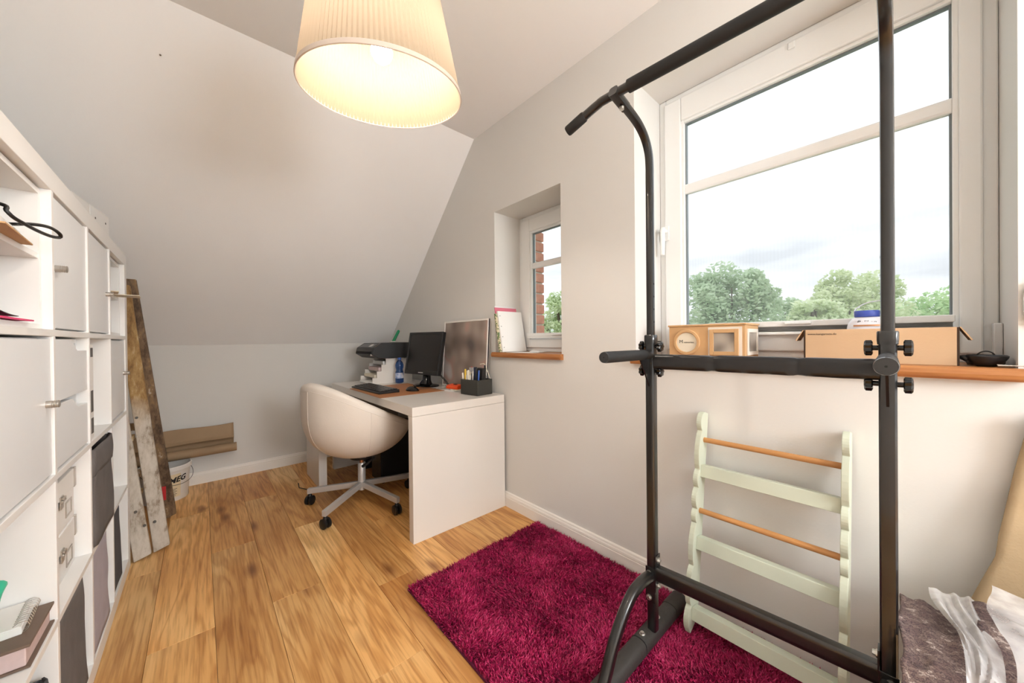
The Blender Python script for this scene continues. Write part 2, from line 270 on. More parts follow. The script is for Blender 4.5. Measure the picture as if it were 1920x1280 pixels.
# ------------------------------------------------------------------ mesh builder
class MB:
    def __init__(s): s.v = []; s.f = []
    def add(s, vs, fs):
        n = len(s.v); s.v += [Vector(v) for v in vs]; s.f += [tuple(i+n for i in f) for f in fs]; return s
    def box(s, a, b, M=None):
        (x0, y0, z0), (x1, y1, z1) = a, b
        vs = [Vector(p) for p in ((x0, y0, z0), (x1, y0, z0), (x1, y1, z0), (x0, y1, z0), (x0, y0, z1), (x1, y0, z1), (x1, y1, z1), (x0, y1, z1))]
        if M: vs = [M @ v for v in vs]
        return s.add(vs, [(0, 3, 2, 1), (4, 5, 6, 7), (0, 1, 5, 4), (1, 2, 6, 5), (2, 3, 7, 6), (3, 0, 4, 7)])
    def ring_sweep(s, rings, closed=False, cap=True):
        n = len(rings[0]); vs = [p for r in rings for p in r]; fs = []
        m = len(rings)
        for j in range(m if closed else m-1):
            for i in range(n):
                a, b_ = j*n+i, j*n+(i+1) % n; c, d = ((j+1) % m)*n+(i+1) % n, ((j+1) % m)*n+i
                fs.append((a, b_, c, d))
        if cap and not closed: fs += [tuple(reversed(range(n))), tuple(range((m-1)*n, m*n))]
        return s.add(vs, fs)
    def tube(s, path, r, seg=12, sq=0, closed=False, up=None):
        path = [Vector(p) for p in path]; rings = []; m = len(path)
        rr = r if isinstance(r, (list, tuple)) else [r]*m
        prev = None
        for i, p in enumerate(path):
            if closed: t = path[(i+1) % m]-path[i-1]
            else: t = path[min(i+1, m-1)]-path[max(i-1, 0)]
            t.normalize()
            if prev is None:
                a = Vector(up) if up else (Vector((0, 0, 1)) if abs(t.z) < .9 else Vector((1, 0, 0)))
                n1 = (a-t*a.dot(t)).normalized()
            else: n1 = (prev-t*prev.dot(t)).normalized()
            prev = n1; n2 = t.cross(n1)
            ring = []
            for k in range(seg):
                th = 2*math.pi*(k+.5)/seg; ca, sa = math.cos(th), math.sin(th)
                if sq:
                    q = 1/((abs(ca)**sq+abs(sa)**sq)**(1/sq)); ca *= q; sa *= q
                ring.append(p+(n1*ca+n2*sa)*rr[i])
            rings.append(ring)
        return s.ring_sweep(rings, closed)
    def cyl(s, a, b, r, seg=20, r2=None):
        return s.tube([a, b], [r, r if r2 is None else r2], seg)
    def lathe(s, prof, loc=(0, 0, 0), seg=32, M=None, closed=False):
        rings = []
        for (r, z) in prof:
            rings.append([Vector((r*math.cos(2*math.pi*k/seg), r*math.sin(2*math.pi*k/seg), z)) for k in range(seg)])
        if M: rings = [[M @ p for p in q] for q in rings]
        L = Vector(loc); rings = [[p+L for p in q] for q in rings]
        return s.ring_sweep(rings, closed, cap=not closed)
    def prism(s, poly, d0, d1, axis='y', M=None):
        # poly: 2d points; extruded along axis from d0 to d1
        def mk(p, d):
            if axis == 'y': return Vector((p[0], d, p[1]))
            if axis == 'x': return Vector((d, p[0], p[1]))
            return Vector((p[0], p[1], d))
        n = len(poly); vs = [mk(p, d0) for p in poly]+[mk(p, d1) for p in poly]
        if M: vs = [M @ v for v in vs]
        fs = [tuple(range(n)), tuple(reversed(range(n, 2*n)))]+[(i, i+n, (i+1) % n+n, (i+1) % n) for i in range(n)]
        return s.add(vs, fs)
    def grid(s, fn, nu, nv, thick=0):
        vs = [Vector(fn(i/nu, j/nv)) for j in range(nv+1) for i in range(nu+1)]
        fs = [(j*(nu+1)+i, j*(nu+1)+i+1, (j+1)*(nu+1)+i+1, (j+1)*(nu+1)+i) for j in range(nv) for i in range(nu)]
        return s.add(vs, fs)
    def text(s, body, size, M, extrude=.0004, align='CENTER', shear=0, bend=None, offset=0):
        cu = bpy.data.curves.new('tmp_text', 'FONT'); cu.body = body; cu.size = size; cu.extrude = extrude; cu.align_x = align; cu.shear = shear; cu.offset = offset; cu.resolution_u = 3
        ob = bpy.data.objects.new('tmp_text', cu); COL.objects.link(ob); bpy.context.view_layer.update()
        me = bpy.data.meshes.new_from_object(ob.evaluated_get(bpy.context.evaluated_depsgraph_get()))
        vs = [v.co.copy() for v in me.vertices]
        if bend: vs = [bend(v) for v in vs]
        s.add([M @ v for v in vs], [tuple(p.vertices) for p in me.polygons])
        bpy.data.objects.remove(ob); bpy.data.curves.remove(cu); bpy.data.meshes.remove(me); return s
    def build(s, name, m, parent=None, bevel=0, smooth=None, seg=2, fix=True, solid=0, subsurf=0, kind=None, label=None):
        lo = Vector([min(v[i] for v in s.v) for i in range(3)]); hi = Vector([max(v[i] for v in s.v) for i in range(3)])
        c = Vector(((lo.x+hi.x)/2, (lo.y+hi.y)/2, lo.z))
        me = bpy.data.meshes.new(name); me.from_pydata([v-c for v in s.v], [], s.f)
        if fix:
            bm = bmesh.new(); bm.from_mesh(me); bmesh.ops.recalc_face_normals(bm, faces=bm.faces); bm.to_mesh(me); bm.free()
        me.materials.append(MATS[m] if isinstance(m, str) else m)
        if smooth is not None:
            me.polygons.foreach_set('use_smooth', [True]*len(me.polygons)); me.set_sharp_from_angle(angle=R(smooth))
        ob = bpy.data.objects.new(name, me); COL.objects.link(ob)
        if parent:
            ob.parent = parent; ob.location = c-WL[parent.name]
        else: ob.location = c
        WL[ob.name] = c
        if solid: q = ob.modifiers.new('s', 'SOLIDIFY'); q.thickness = solid; q.offset = 0
        if bevel: q = ob.modifiers.new('b', 'BEVEL'); q.width = bevel; q.segments = seg; q.limit_method = 'ANGLE'; q.angle_limit = R(40)
        if subsurf: q = ob.modifiers.new('ss', 'SUBSURF'); q.levels = subsurf; q.render_levels = subsurf
        if kind: ob['kind'] = kind
        if label: ob['label'] = label
        return ob
WL = {}
def thing(name, loc, label, cat, group=None):
    e = bpy.data.objects.new(name, None); e.empty_display_size = .05; COL.objects.link(e); e.location = loc; WL[e.name] = Vector(loc)
    return tag(e, label, cat, group)
def tag(o, label, cat, group=None):
    o['label'] = label; o['category'] = cat
    if group: o['group'] = group
    return o
def structure(o, label=None, cat=None):
    o['kind'] = 'structure'
    if label: o['label'] = label
    if cat: o['category'] = cat
    return o
def sroot(name, loc, label, cat):
    return structure(thing(name, loc, label, cat))
def rotz(c, a): return Matrix.Translation(c) @ Matrix.Rotation(a, 4, 'Z')
def arc(c, r, a0, a1, n, ax1, ax2):
    c = Vector(c); ax1 = Vector(ax1); ax2 = Vector(ax2)
    return [c+ax1*(r*math.cos(R(a0+(a1-a0)*i/n)))+ax2*(r*math.sin(R(a0+(a1-a0)*i/n))) for i in range(n+1)]

# ================================================================== ROOM SHELL
fl = MB().box((XL-.3, YR-.3, -.2), (XW+.3, YB+.3, -.012)).build('floor', 'mortar'); structure(fl, 'oak plank floor running towards the back wall', 'floor')
PW, PL = .18, 1.22; cache = {}
def plank(x0, x1, y0, y1):
    key = (round(x1-x0, 3), round(y1-y0, 3)); g = .0005
    if key not in cache:
        o_ = MB().box((x0+g, y0+g, -.011), (x1-g, y1-g, 0)).build('plank', 'oak_plank', fl, bevel=.0007, seg=1); cache[key] = o_
    else:
        src = cache[key]; o_ = src.copy(); COL.objects.link(o_); o_.parent = fl
        o_.location = Vector(((x0+x1)/2, (y0+y1)/2, -.011))-WL[fl.name]
for i in range(-4, 9):
    x0, x1 = max(.03+PW*i, XL), min(.03+PW*(i+1), XW)
    if x1-x0 < .02: continue
    base = {0: 2.34, -1: 2.95, 1: 2.95, 2: 2.335, -2: 2.34, 3: 2.75, 4: 2.10, 5: 2.61}.get(i, 2.34+.33*((i*7) % 4))
    y = base
    while y > YR: y -= PL
    while y < YB:
        a, b_ = max(y, YR), min(y+PL, YB)
        if b_-a > .02: plank(x0, x1, a, b_)
        y += PL
T = .25
W2 = (-.181, .812, .958, 2.235); W1 = (1.247, 1.821, .958, 1.921)
w = MB(); xo = XW+T
def sl(y): return ZC-(y-YC)*(ZC-ZK)/(YB-YC)
w.box((XW, YR, 0), (xo, W2[0], ZC)).box((XW, W2[0], 0), (xo, W2[1], W2[2])).box((XW, W2[0], W2[3]), (xo, W2[1], ZC))
w.box((XW, W2[1], 0), (xo, W1[0], ZC)).box((XW, W1[0], 0), (xo, W1[1], W1[2])).box((XW, W1[0], W1[3]), (xo, W1[1], ZC))
w.prism([(W1[1], 0), (YB, 0), (YB, ZK), (YC, ZC), (W1[1], ZC)], XW, xo, 'x')
wr = w.build('wall_right', 'wall_paint'); structure(wr, 'painted window wall with two deep window recesses', 'wall')
# outer brick leaf, child of the wall: mortar body plus single bricks beside the small window
ox0, ox1 = xo+.02, xo+.115
b_ = MB(); by = 1.72
b_.box((ox0, YR, -3.5), (ox1, W2[0]+.06, 3)).box((ox0, W2[0]+.06, -3.5), (ox1, W2[1]-.06, W2[2]+.02)).box((ox0, W2[0]+.06, W2[3]-.05), (ox1, W2[1]-.06, 3))
b_.box((ox0, W2[1]-.06, -3.5), (ox1, W1[0]+.06, 3)).box((ox0, W1[0]+.06, -3.5), (ox1, by+.012, W1[2]+.02)).box((ox0, W1[0]+.06, W1[3]-.03), (ox1, by+.012, 3)).box((ox0, by+.012, -3.5), (ox1, YB+.3, 3))
b_.build('outer_leaf', 'mortar', wr)
bm0 = None
for k in range(16):
    z = .96+k*.0735; hb = .2 if k % 2 else .1
    MB().box((ox0+.004, by, z), (ox1+.008, by+hb, z+.061)).build('brick', 'brick_red', wr, bevel=.004, seg=1)
kb = MB().box((XL-.3, YB, 0), (XW+T, YB+.2, ZK)).build('wall_back', 'wall_paint'); structure(kb, 'low knee wall under the sloping ceiling', 'wall')
n_ = Vector((0, (ZC-ZK), (YB-YC))).normalized()
def slab(y0, z0, y1, z1, t): return [(y0, z0), (y1, z1), (y1+n_.y*t, z1+n_.z*t), (y0+n_.y*t, z0+n_.z*t)]
cs = MB().prism([(YC, ZC), (YB, ZK), (YB+.25, ZK-.0), (YB+.25, ZK+.15), (YC+.1, ZC+.22), (YC, ZC+.22)], XL-.2, XW+T+.13, 'x').build('ceiling_slope', 'ceiling_paint'); structure(cs, 'sloping white attic ceiling above the knee wall', 'ceiling')
ce = MB().box((XL-.2, YR-.2, ZC), (XW+T+.13, YC, ZC+.22)).build('ceiling', 'ceiling_paint'); structure(ce, 'flat white ceiling carrying the pendant lamp', 'ceiling')
lw = MB().prism([(YR-.2, 0), (YB, 0), (YB, ZK), (YC, ZC), (YR-.2, ZC)], XL-.2, XL, 'x').build('wall_left', 'wall_paint'); structure(lw, 'white wall behind the cube shelf', 'wall')
# unseen rear wall; its wide window is added to let in fill daylight
rw = MB(); ry0, ry1 = YR-.2, YR; RW = (-.5, 1.3, .35, 2.25)
rw.box((XL, ry0, 0), (RW[0], ry1, ZC)).box((RW[1], ry0, 0), (XW+T, ry1, ZC)).box((RW[0], ry0, 0), (RW[1], ry1, RW[2])).box((RW[0], ry0, RW[3]), (RW[1], ry1, ZC))
structure(rw.build('wall_rear', 'wall_paint'), 'rear wall with an added window for fill daylight', 'wall')
w3 = sroot('added_rear_window', ((RW[0]+RW[1])/2, ry0+.08, RW[2]), 'wide white window added unseen in the rear wall for fill daylight', 'window')
m3 = MB(); a0, a1 = ry0+.05, ry0+.12
m3.box((RW[0], a0, RW[2]), (RW[0]+.08, a1, RW[3])).box((RW[1]-.08, a0, RW[2]), (RW[1], a1, RW[3])).box((RW[0]+.08, a0, RW[2]), (RW[1]-.08, a1, RW[2]+.08)).box((RW[0]+.08, a0, RW[3]-.08), (RW[1]-.08, a1, RW[3])).box((.36, a0, RW[2]+.08), (.44, a1, RW[3]-.08))
m3.build('window_frame', 'upvc', w3, bevel=.004)
MB().box((RW[0]+.08, ry0+.083, RW[2]+.08), (.36, ry0+.087, RW[3]-.08)).build('pane', 'pane_glass', w3)
MB().box((.44, ry0+.083, RW[2]+.08), (RW[1]-.08, ry0+.087, RW[3]-.08)).build('pane', 'pane_glass', w3)
# baseboards (profiled)
bp_ = [(0, 0), (.016, 0), (.016, .058), (.0135, .060), (.0135, .063), (.0155, .065), (.014, .074), (.011, .078), (.009, .086), (0, .090)]
structure(MB().prism([(XW-p[0], p[1]) for p in bp_], YR, YB-.016, 'y').build('baseboard_right', 'trim_white'), 'moulded white baseboard along the window wall', 'baseboard')
structure(MB().prism([(YB-p[0], p[1]) for p in bp_], XL, XW-.016, 'x').build('baseboard_back', 'trim_white'), 'moulded white baseboard along the knee wall', 'baseboard')
# windows -----------------------------------------------------------
def window(name, y0, y1, z0, z1, fx, gl, label, munt, handle=None):
    root = sroot(name, (fx, (y0+y1)/2, z0), label, 'window'); g0, g1, gz0, gz1 = gl
    f = MB(); o_ = .022
    f.box((fx, y0, z0), (fx+.07, y0+o_+.01, z1)).box((fx, y1-o_-.01, z0), (fx+.07, y1, z1)).box((fx, y0+o_+.01, z0), (fx+.07, y1-o_-.01, z0+.03)).box((fx, y0+o_+.01, z1-.03), (fx+.07, y1-o_-.01, z1))
    f.build('outer_frame', 'upvc', root, bevel=.004)
    s_ = MB(); sx = fx-.012; a, b2, c, d = y0+.028, y1-.028, z0+.026, z1-.026
    s_.box((sx, a, c), (fx+.055, g0-.012, d)).box((sx, g1+.012, c), (fx+.055, b2, d)).box((sx, g0-.012, c), (fx+.055, g1+.012, gz0-.012)).box((sx, g0-.012, gz1+.012), (fx+.055, g1+.012, d))
    sash = s_.build('sash', 'upvc', root, bevel=.005)
    # glazing bead with slanted face
    bd = MB(); q = .014
    for (p0, p1) in (((g0-q, gz0-q), (g0, gz1+q)), ((g1, gz0-q), (g1+q, gz1+q))): bd.box((sx+.010, p0[0], p0[1]), (fx+.03, p1[0], p1[1]))
    for (p0, p1) in (((g0, gz0-q), (g1, gz0)), ((g0, gz1), (g1, gz1+q))): bd.box((sx+.010, p0[0], p0[1]), (fx+.03, p1[0], p1[1]))
    bd.build('glazing_bead', 'upvc', sash, bevel=.003)
    gk = MB(); q = .005
    gk.box((fx+.012, g0, gz0), (fx+.03, g0+q, gz1)).box((fx+.012, g1-q, gz0), (fx+.03, g1, gz1)).box((fx+.012, g0+q, gz1-q), (fx+.03, g1-q, gz1)).box((fx+.012, g0+q, gz0), (fx+.03, g1-q, gz0+q))
    gk.build('gasket', 'gasket', sash)
    zm0, zm1 = munt
    MB().prism([(fx+.004, zm0), (fx+.004-.004, zm0+.008), (fx, zm1-.008), (fx+.004, zm1), (fx+.017, zm1), (fx+.017, zm0)], g0, g1, 'y').build('glazing_bar', 'upvc', sash, bevel=.002)
    MB().prism([(fx+.029, zm0+.003), (fx+.029, zm1-.003), (fx+.04, zm1-.006), (fx+.04, zm0+.006)], g0, g1, 'y').build('glazing_bar', 'upvc', sash)
    q = .0008; MB().add([(fx+.022, g0, gz0), (fx+.022, g1, gz0), (fx+.022, g1, gz1), (fx+.022, g0, gz1)], [(0, 1, 2, 3)]).build('pane', 'ribbed_pane' if name == 'window_2' else 'pane_glass', root)
    return root, sx
win2, sx2 = window('window_2', W2[0], W2[1], .988, W2[3], 1.722, (-.097, .694, 1.095, 2.088), 'large white two-part window above the green rack', (1.752, 1.797))
win1, sx1 = window('window_1', W1[0], W1[1], .988, W1[3], 1.700, (1.365, 1.700, 1.085, 1.797), 'small white window beside the desk', (1.553, 1.592))
# wooden sills
def sill(root, y0, y1, xb):
    m = MB(); x0, z0, z1 = 1.443, .957, .988
    prof = [(x0+.004, z0), (x0, z0+.006), (x0-.002, z0+.015), (x0+.002, z1-.006), (x0+.008, z1), (xb, z1), (xb, z0+.001), (XW-.001, z0+.001), (XW-.001, z0)]
    m.prism([(XW-.0005, z0), (x0+.004, z0), (x0, z0+.006), (x0-.002, z0+.015), (x0+.002, z1-.006), (x0+.008, z1), (XW-.0005, z1)], y0-.012, y1+.012, 'y')
    m.box((XW-.0005, y0+.0005, z0+.001), (xb, y1-.0005, z1))
    return m.build('window_sill', 'sill_wood', root, label='oiled wooden window sill')
sill(win2, W2[0], W2[1], 1.722); sill(win1, W1[0], W1[1], 1.70)
# handle of the large window, hook on the top of its frame
hp = onx(1250, 443, sx2); hm = MB()
hm.box((sx2-.008, hp.y-.014, 1.545), (sx2, hp.y+.014, 1.615)); hm.cyl((sx2-.008, hp.y, 1.59), (sx2-.045, hp.y, 1.59), .009, 14)
hm.tube([(sx2-.040, hp.y, 1.60), (sx2-.043, hp.y, 1.585), (sx2-.043, hp.y, 1.47)], [.010, .011, .009], 14)
hm.build('window_handle', 'upvc', win2, bevel=.002)
cp = onx(1484, 86, sx2); MB().box((sx2-.006, cp.y-.011, cp.z-.012), (sx2, cp.y+.011, cp.z+.014)).build('frame_clip', 'upvc', win2, bevel=.003)
MB().cyl((sx1-.004, 1.40, 1.86), (sx1, 1.40, 1.86), .009, 12).build('frame_clip', 'upvc', win1)
# pleated blinds gathered at the foot of both windows
def blind(y0, y1, x, z0, z1, label, tabs):
    e = thing('pleated_blind', (x, (y0+y1)/2, z0), label, 'blind', 'gathered pleated blinds')
    MB().box((x-.022, y0, z1-.022), (x, y1, z1)).build('top_rail', 'upvc', e, bevel=.003)
    n = 7; pts = []
    zz0, zz1 = z0+.012, z1-.022
    for i in range(2*n+1): pts.append((x-.002 if i % 2 else x-.019, zz0+(zz1-zz0)*i/(2*n)))
    MB().prism(pts+[(x, zz1), (x, zz0)], y0+.004, y1-.004, 'y').build('pleats', 'paper', e)
    MB().box((x-.022, y0, z0), (x, y1, z0+.012)).build('bottom_rail', 'upvc', e, bevel=.003)
    for ty, tz in tabs: MB().box((x-.034, ty-.04, tz-.004), (x-.020, ty+.04, tz+.004)).build('grip_tab', 'upvc', e, bevel=.003)
blind(-.10, .70, sx2-.001, 1.078, 1.132, 'white pleated blind gathered at the foot of the large window', [(.27, 1.121), (.27, 1.083)])
blind(1.36, 1.715, sx1-.001, 1.078, 1.112, 'white pleated blind gathered at the foot of the small window', [(1.44, 1.10)])
# hook hole in the slope
dd = ray(300.5, 103); k = (ZC-H+YC*(ZC-ZK)/(YB-YC))/(dd.z+dd.y*(ZC-ZK)/(YB-YC)); pp = EYE+dd*k
MB().lathe([(0.0001, .0), (.004, .0), (.003, .004), (.0001, .005)], seg=10, M=Matrix.Translation(pp) @ Vector((0, 0, 1)).rotation_difference(-n_).to_matrix().to_4x4()).build('nail', 'book_brown', cs)

# ================================================================== CUBE SHELF
XS, SD = -.263, .39; XBK = XS-SD
Y0, Y1 = .962, 2.487
DIV = [(1.356, 1.372), (1.712, 1.728), (2.068, 2.084)]; ROW = [(1.088, 1.104), (.740, .756), (.392, .408)]
cells_y = [(1.014, 1.356), (1.372, 1.712), (1.728, 2.068), (2.084, 2.430)]
cells_z = [(1.104, 1.438), (.756, 1.088), (.408, .740), (.056, .392)]
sh = thing('cube_shelf', (XS-SD/2, (Y0+Y1)/2, 0), 'big white cube shelf of four by four compartments along the left wall', 'shelf')
MB().box((XBK, Y0, 1.438), (XS, Y1, 1.49)).build('top_board', 'white_foil', sh, bevel=.0015)
MB().box((XBK, Y0, .0), (XS, Y1, .056)).build('bottom_board', 'white_foil', sh, bevel=.0015)
MB().box((XBK, Y0, .056), (XS, 1.014, 1.438)).build('side_panel', 'white_foil', sh, bevel=.0015)
MB().box((XBK, 2.430, .056), (XS, Y1, 1.438)).build('side_panel', 'white_foil', sh, bevel=.0015)
for z0, z1 in ROW: MB().box((XBK, 1.014, z0), (XS, 2.430, z1)).build('shelf_board', 'white_foil', sh, bevel=.001)
for y0, y1 in DIV:
    for z0, z1 in cells_z: MB().box((XBK, y0, z0), (XS, y1, z1)).build('divider', 'white_foil', sh, bevel=.001)
def cell(c, r): return cells_y[c]+cells_z[r]
G = 'inserts of the cube shelf'
def knob(parent, x, y, z):
    k = MB(); prof = [(.0001, 0), (.0085, 0), (.0085, .008)]
    for i in range(3): prof += [(.0085, .009+i*.003), (.0078, .0096+i*.003), (.0078, .0106+i*.003), (.0085, .0112+i*.003)]
    prof += [(.0085, .019), (.0075, .0198), (.0001, .0198)]
    k.lathe(prof, seg=16, M=Matrix.Translation((x, y, z)) @ Matrix.Rotation(R(90), 4, 'Y'))
    return k.build('knob', 'knob_metal', parent, smooth=30)
def shell(e, y0, y1, z0, z1, xf, xb, t=.012):
    b2 = MB(); b2.box((xb, y0, z0), (xf, y0+t, z1)).box((xb, y1-t, z0), (xf, y1, z1)).box((xb, y0+t, z0), (xf, y1-t, z0+t)).box((xb, y0+t, z1-t), (xf, y1-t, z1)).box((xb, y0+t, z0+t), (xb+.005, y1-t, z1-t))
    return b2.build('body', 'white_foil', e)
def door_insert(c, r, ky, kz, label):
    y0, y1, z0, z1 = cell(c, r); g = .002; e = thing('door_insert', (XS-.19, (y0+y1)/2, z0), label, 'cabinet insert', G)
    shell(e, y0+g, y1-g, z0+.0005, z1-.004, XS-.024, XBK+.03)
    d = MB().box((XS-.022, y0+.004, z0+.005), (XS-.004, y1-.004, z1-.007)).build('door', 'drawer_white', e, bevel=.0015)
    knob(d, XS-.004, ky, kz)
door_insert(1, 0, 1.398, 1.256, 'cupboard insert with white door, top row beside the open compartment holding the cable')
door_insert(2, 0, 2.02, 1.257, 'cupboard insert with white door, top row beside the compartment with stacked envelopes')
door_insert(0, 1, 1.315, .930, 'cupboard insert with white door beside the pair of drawers')
door_insert(3, 1, 2.395, .933, 'cupboard insert with white door above the empty far compartment')
def shelf_insert(c, label):
    y0, y1, z0, z1 = cell(c, 0); e = thing('shelf_insert', (XS-.19, (y0+y1)/2, z0), label, 'shelf insert', G)
    shell(e, y0+.002, y1-.002, z0+.0005, z1-.005, XS-.016, XBK+.03)
    MB().box((XBK+.036, y0+.0145, 1.269), (XS-.018, y1-.0145, 1.281)).build('shelf', 'white_foil', e)
shelf_insert(0, 'open shelf insert with a middle shelf carrying the brown clipboard and black cable')
shelf_insert(3, 'open shelf insert with a middle shelf and a pile of envelopes')
# two drawers with scooped corner
y0, y1, z0, z1 = cell(1, 1)
e = thing('drawer_insert', (XS-.19, (y0+y1)/2, z0), 'insert with two white drawers with scooped corners', 'drawers', G)
shell(e, y0+.002, y1-.002, z0+.0005, z1-.004, XS-.026, XBK+.03)
zm = (z0+z1)/2
MB().box((XBK+.05, y0+.015, zm-.006), (XS-.026, y1-.015, zm+.004)).build('separator', 'white_foil', e)
for a, b2 in ((z0+.006, zm-.004), (zm+.004, z1-.007)):
    ya, yb = y0+.004, y1-.004; pts = [(ya, a), (yb, a), (yb, b2-.032), (yb-.10, b2-.032)]
    for i in range(1, 9):
        t = i/8; pts.append((yb-.10-.08*t, b2-.032+.032*(.5-.5*math.cos(math.pi*t))))
    pts += [(ya, b2)]
    dr = MB().prism(pts, XS-.020, XS-.004, 'x').build('drawer', 'drawer_white', e, bevel=.001)
    q = MB(); hx = b2-.045; q.box((XBK+.06, ya+.018, a+.012), (XS-.021, ya+.026, hx)).box((XBK+.06, yb-.026, a+.012), (XS-.021, yb-.018, hx)).box((XBK+.06, ya+.026, a+.012), (XS-.021, yb-.026, a+.018)).box((XBK+.06, ya+.026, a+.018), (XBK+.066, yb-.026, hx))
    q.build('drawer_box', 'drawer_white', dr)
# fabric boxes
def fabric_box(c, r, m, label, hgt, xf, rim=True, slump=0, inset=(.008, .008), seed=0):
    y0, y1, z0, z1 = cell(c, r); ya, yb = y0+inset[0], y1-inset[1]; zb = z0+.004; zt = z0+hgt
    e = thing('fabric_box', (XS-.19, (ya+yb)/2, zb), label, 'storage box', 'fabric boxes in the cube shelf')
    ny, nz_, nx = 14, 14, 12; xb = XBK+.03
    def wob(p, k): return noise.noise(Vector(p)*9+Vector((seed*3.1, k, 0)))*.004
    sl_ = lambda y: zt-slump*max(0, (y-ya)/(yb-ya))**1.5
    m_ = MB()
    def front(u, v):
        y = ya+(yb-ya)*u; z = zb+(sl_(y)-zb)*v; edge = min(u, 1-u); x = xf-.010*max(0, 1-edge/.06)**2-.006*v+wob((1, y, z), 1)
        return (x, y, z)
    def backf(u, v): y = ya+(yb-ya)*u; z = zb+(sl_(y)-zb)*v; return (xb, y, z)
    def side(yc):
        def fn(u, v):
            z = zb+(sl_(yc)-zb)*v; xe = front(0 if yc == ya else 1, v)[0]; x = xb+(xe-xb)*u; bl = math.sin(math.pi*u)*math.sin(math.pi*v)
            return (x, yc+(.003*bl if yc == ya else -.003*bl), z)
        return fn
    m_.grid(front, ny, nz_).grid(backf, ny, 2).grid(side(ya), nx, nz_).grid(side(yb), nx, nz_)
    m_.grid(lambda u, v: (xb+(xf-.01-xb)*u, ya+(yb-ya)*v, zb), 2, 2)
    m_.build('body', m, e, smooth=60, solid=.005)
    if rim:
        hb = .085
        def band(u, v):
            y = ya+(yb-ya)*u; z = sl_(y)-hb+(hb+.004)*v; x = front(u, .9)[0]+.0035+.003*math.sin(math.pi*v)+wob((2, y, z), 5)*.6
            return (x, y, z)
        MB().grid(band, ny, 6).build('rim_band', m, e, smooth=60, solid=.004)
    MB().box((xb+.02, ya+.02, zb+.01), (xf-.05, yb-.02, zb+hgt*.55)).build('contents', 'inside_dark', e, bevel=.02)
    return e
fabric_box(2, 2, 'fabric_dark', 'dark grey fabric box with folded rim beside the empty far compartment', .312, XS+.004, True, 0, (.007, .007), 1)
fabric_box(0, 3, 'fabric_navy', 'slumped dark blue-grey fabric box under the books', .29, XS-.006, True, .05, (.008, .03), 2)
fabric_box(1, 3, 'fabric_dark', 'dark grey fabric box without folded rim between the slumped and the lavender box', .325, XS-.004, False, 0, (.008, .05), 3)
fabric_box(2, 3, 'fabric_lavender', 'pale lavender fabric box in the bottom row', .322, XS-.006, False, 0, (.007, .05), 4)
fabric_box(3, 3, 'fabric_navy', 'dark charcoal fabric box in the far bottom compartment', .315, XS-.008, False, .01, (.007, .12), 5)
# white archive boxes with metal corners
def archive_box(z0, z1, label, lidded):
    ya, yb, xf, xb = 1.385, 1.70, -.292, -.60
    e = thing('archive_box', ((xf+xb)/2, (ya+yb)/2, z0), label, 'storage box', 'archive boxes with metal corners')
    lz = z1-.055
    MB().box((xb, ya, z0), (xf-.003, yb-.004, lz)).build('body', 'paper', e, bevel=.002)
    lid = MB().box((xb-.003, ya-.004, lz), (xf, yb, z1)).build('lid', 'paper', e, bevel=.002)
    for yy in (ya-.004, yb-.018):
        c = MB(); c.box((xf-.016, yy, lz-.002), (xf+.0012, yy+.018, lz+.004)).box((xf-.0005, yy, lz), (xf+.0015, yy+.018, z1-.004)).box((xf-.016, yy, z1-.003), (xf+.0015, yy+.018, z1+.001))
        c.build('metal_corner', 'knob_metal', lid, bevel=.0006)
    cl = MB(); cl.box((xf, 1.535, lz-.022), (xf+.003, 1.562, lz+.012)).box((xf+.003, 1.538, lz+.004), (xf+.008, 1.559, lz+.010)).cyl((xf+.004, 1.533, lz), (xf+.004, 1.564, lz), .0035, 8); cl.build('clasp', 'knob_metal', lid, bevel=.0005)
    h = MB(); ym = 1.632; zm = (z0+lz)/2
    h.box((xf-.003, ym-.03, zm-.022), (xf-.0005, ym+.03, zm-.018)).box((xf-.003, ym-.03, zm+.018), (xf-.0005, ym+.03, zm+.022)).box((xf-.003, ym-.03, zm-.018), (xf-.0005, ym-.026, zm+.018)).box((xf-.003, ym+.026, zm-.018), (xf-.0005, ym+.03, zm+.018))
    h.build('label_holder', 'knob_metal', e)
archive_box(.4085, .545, 'lower white archive box with metal corners in the cube shelf', True)
archive_box(.5455, .692, 'upper white archive box with metal corners, stacked on another', True)
# magazine file in the open compartment
y0, y1, z0, z1 = cell(2, 1)
e = thing('magazine_file', (-.40, 1.765, z0+.001), 'white magazine file with dark stripe in the open middle compartment', 'file holder')
MB().prism([(-.268, z0+.001), (-.268, z0+.31), (-.45, z0+.31), (-.53, z0+.15), (-.53, z0+.001)], 1.7295, 1.80, 'y').build('body', 'paper', e, bevel=.002)
for a, b2 in ((.27, .30), (.09, .16), (.02, .07)): MB().box((-.268, 1.731, z0+a), (-.2672, 1.79, z0+b2)).build('stripe', 'grey_ink', e)
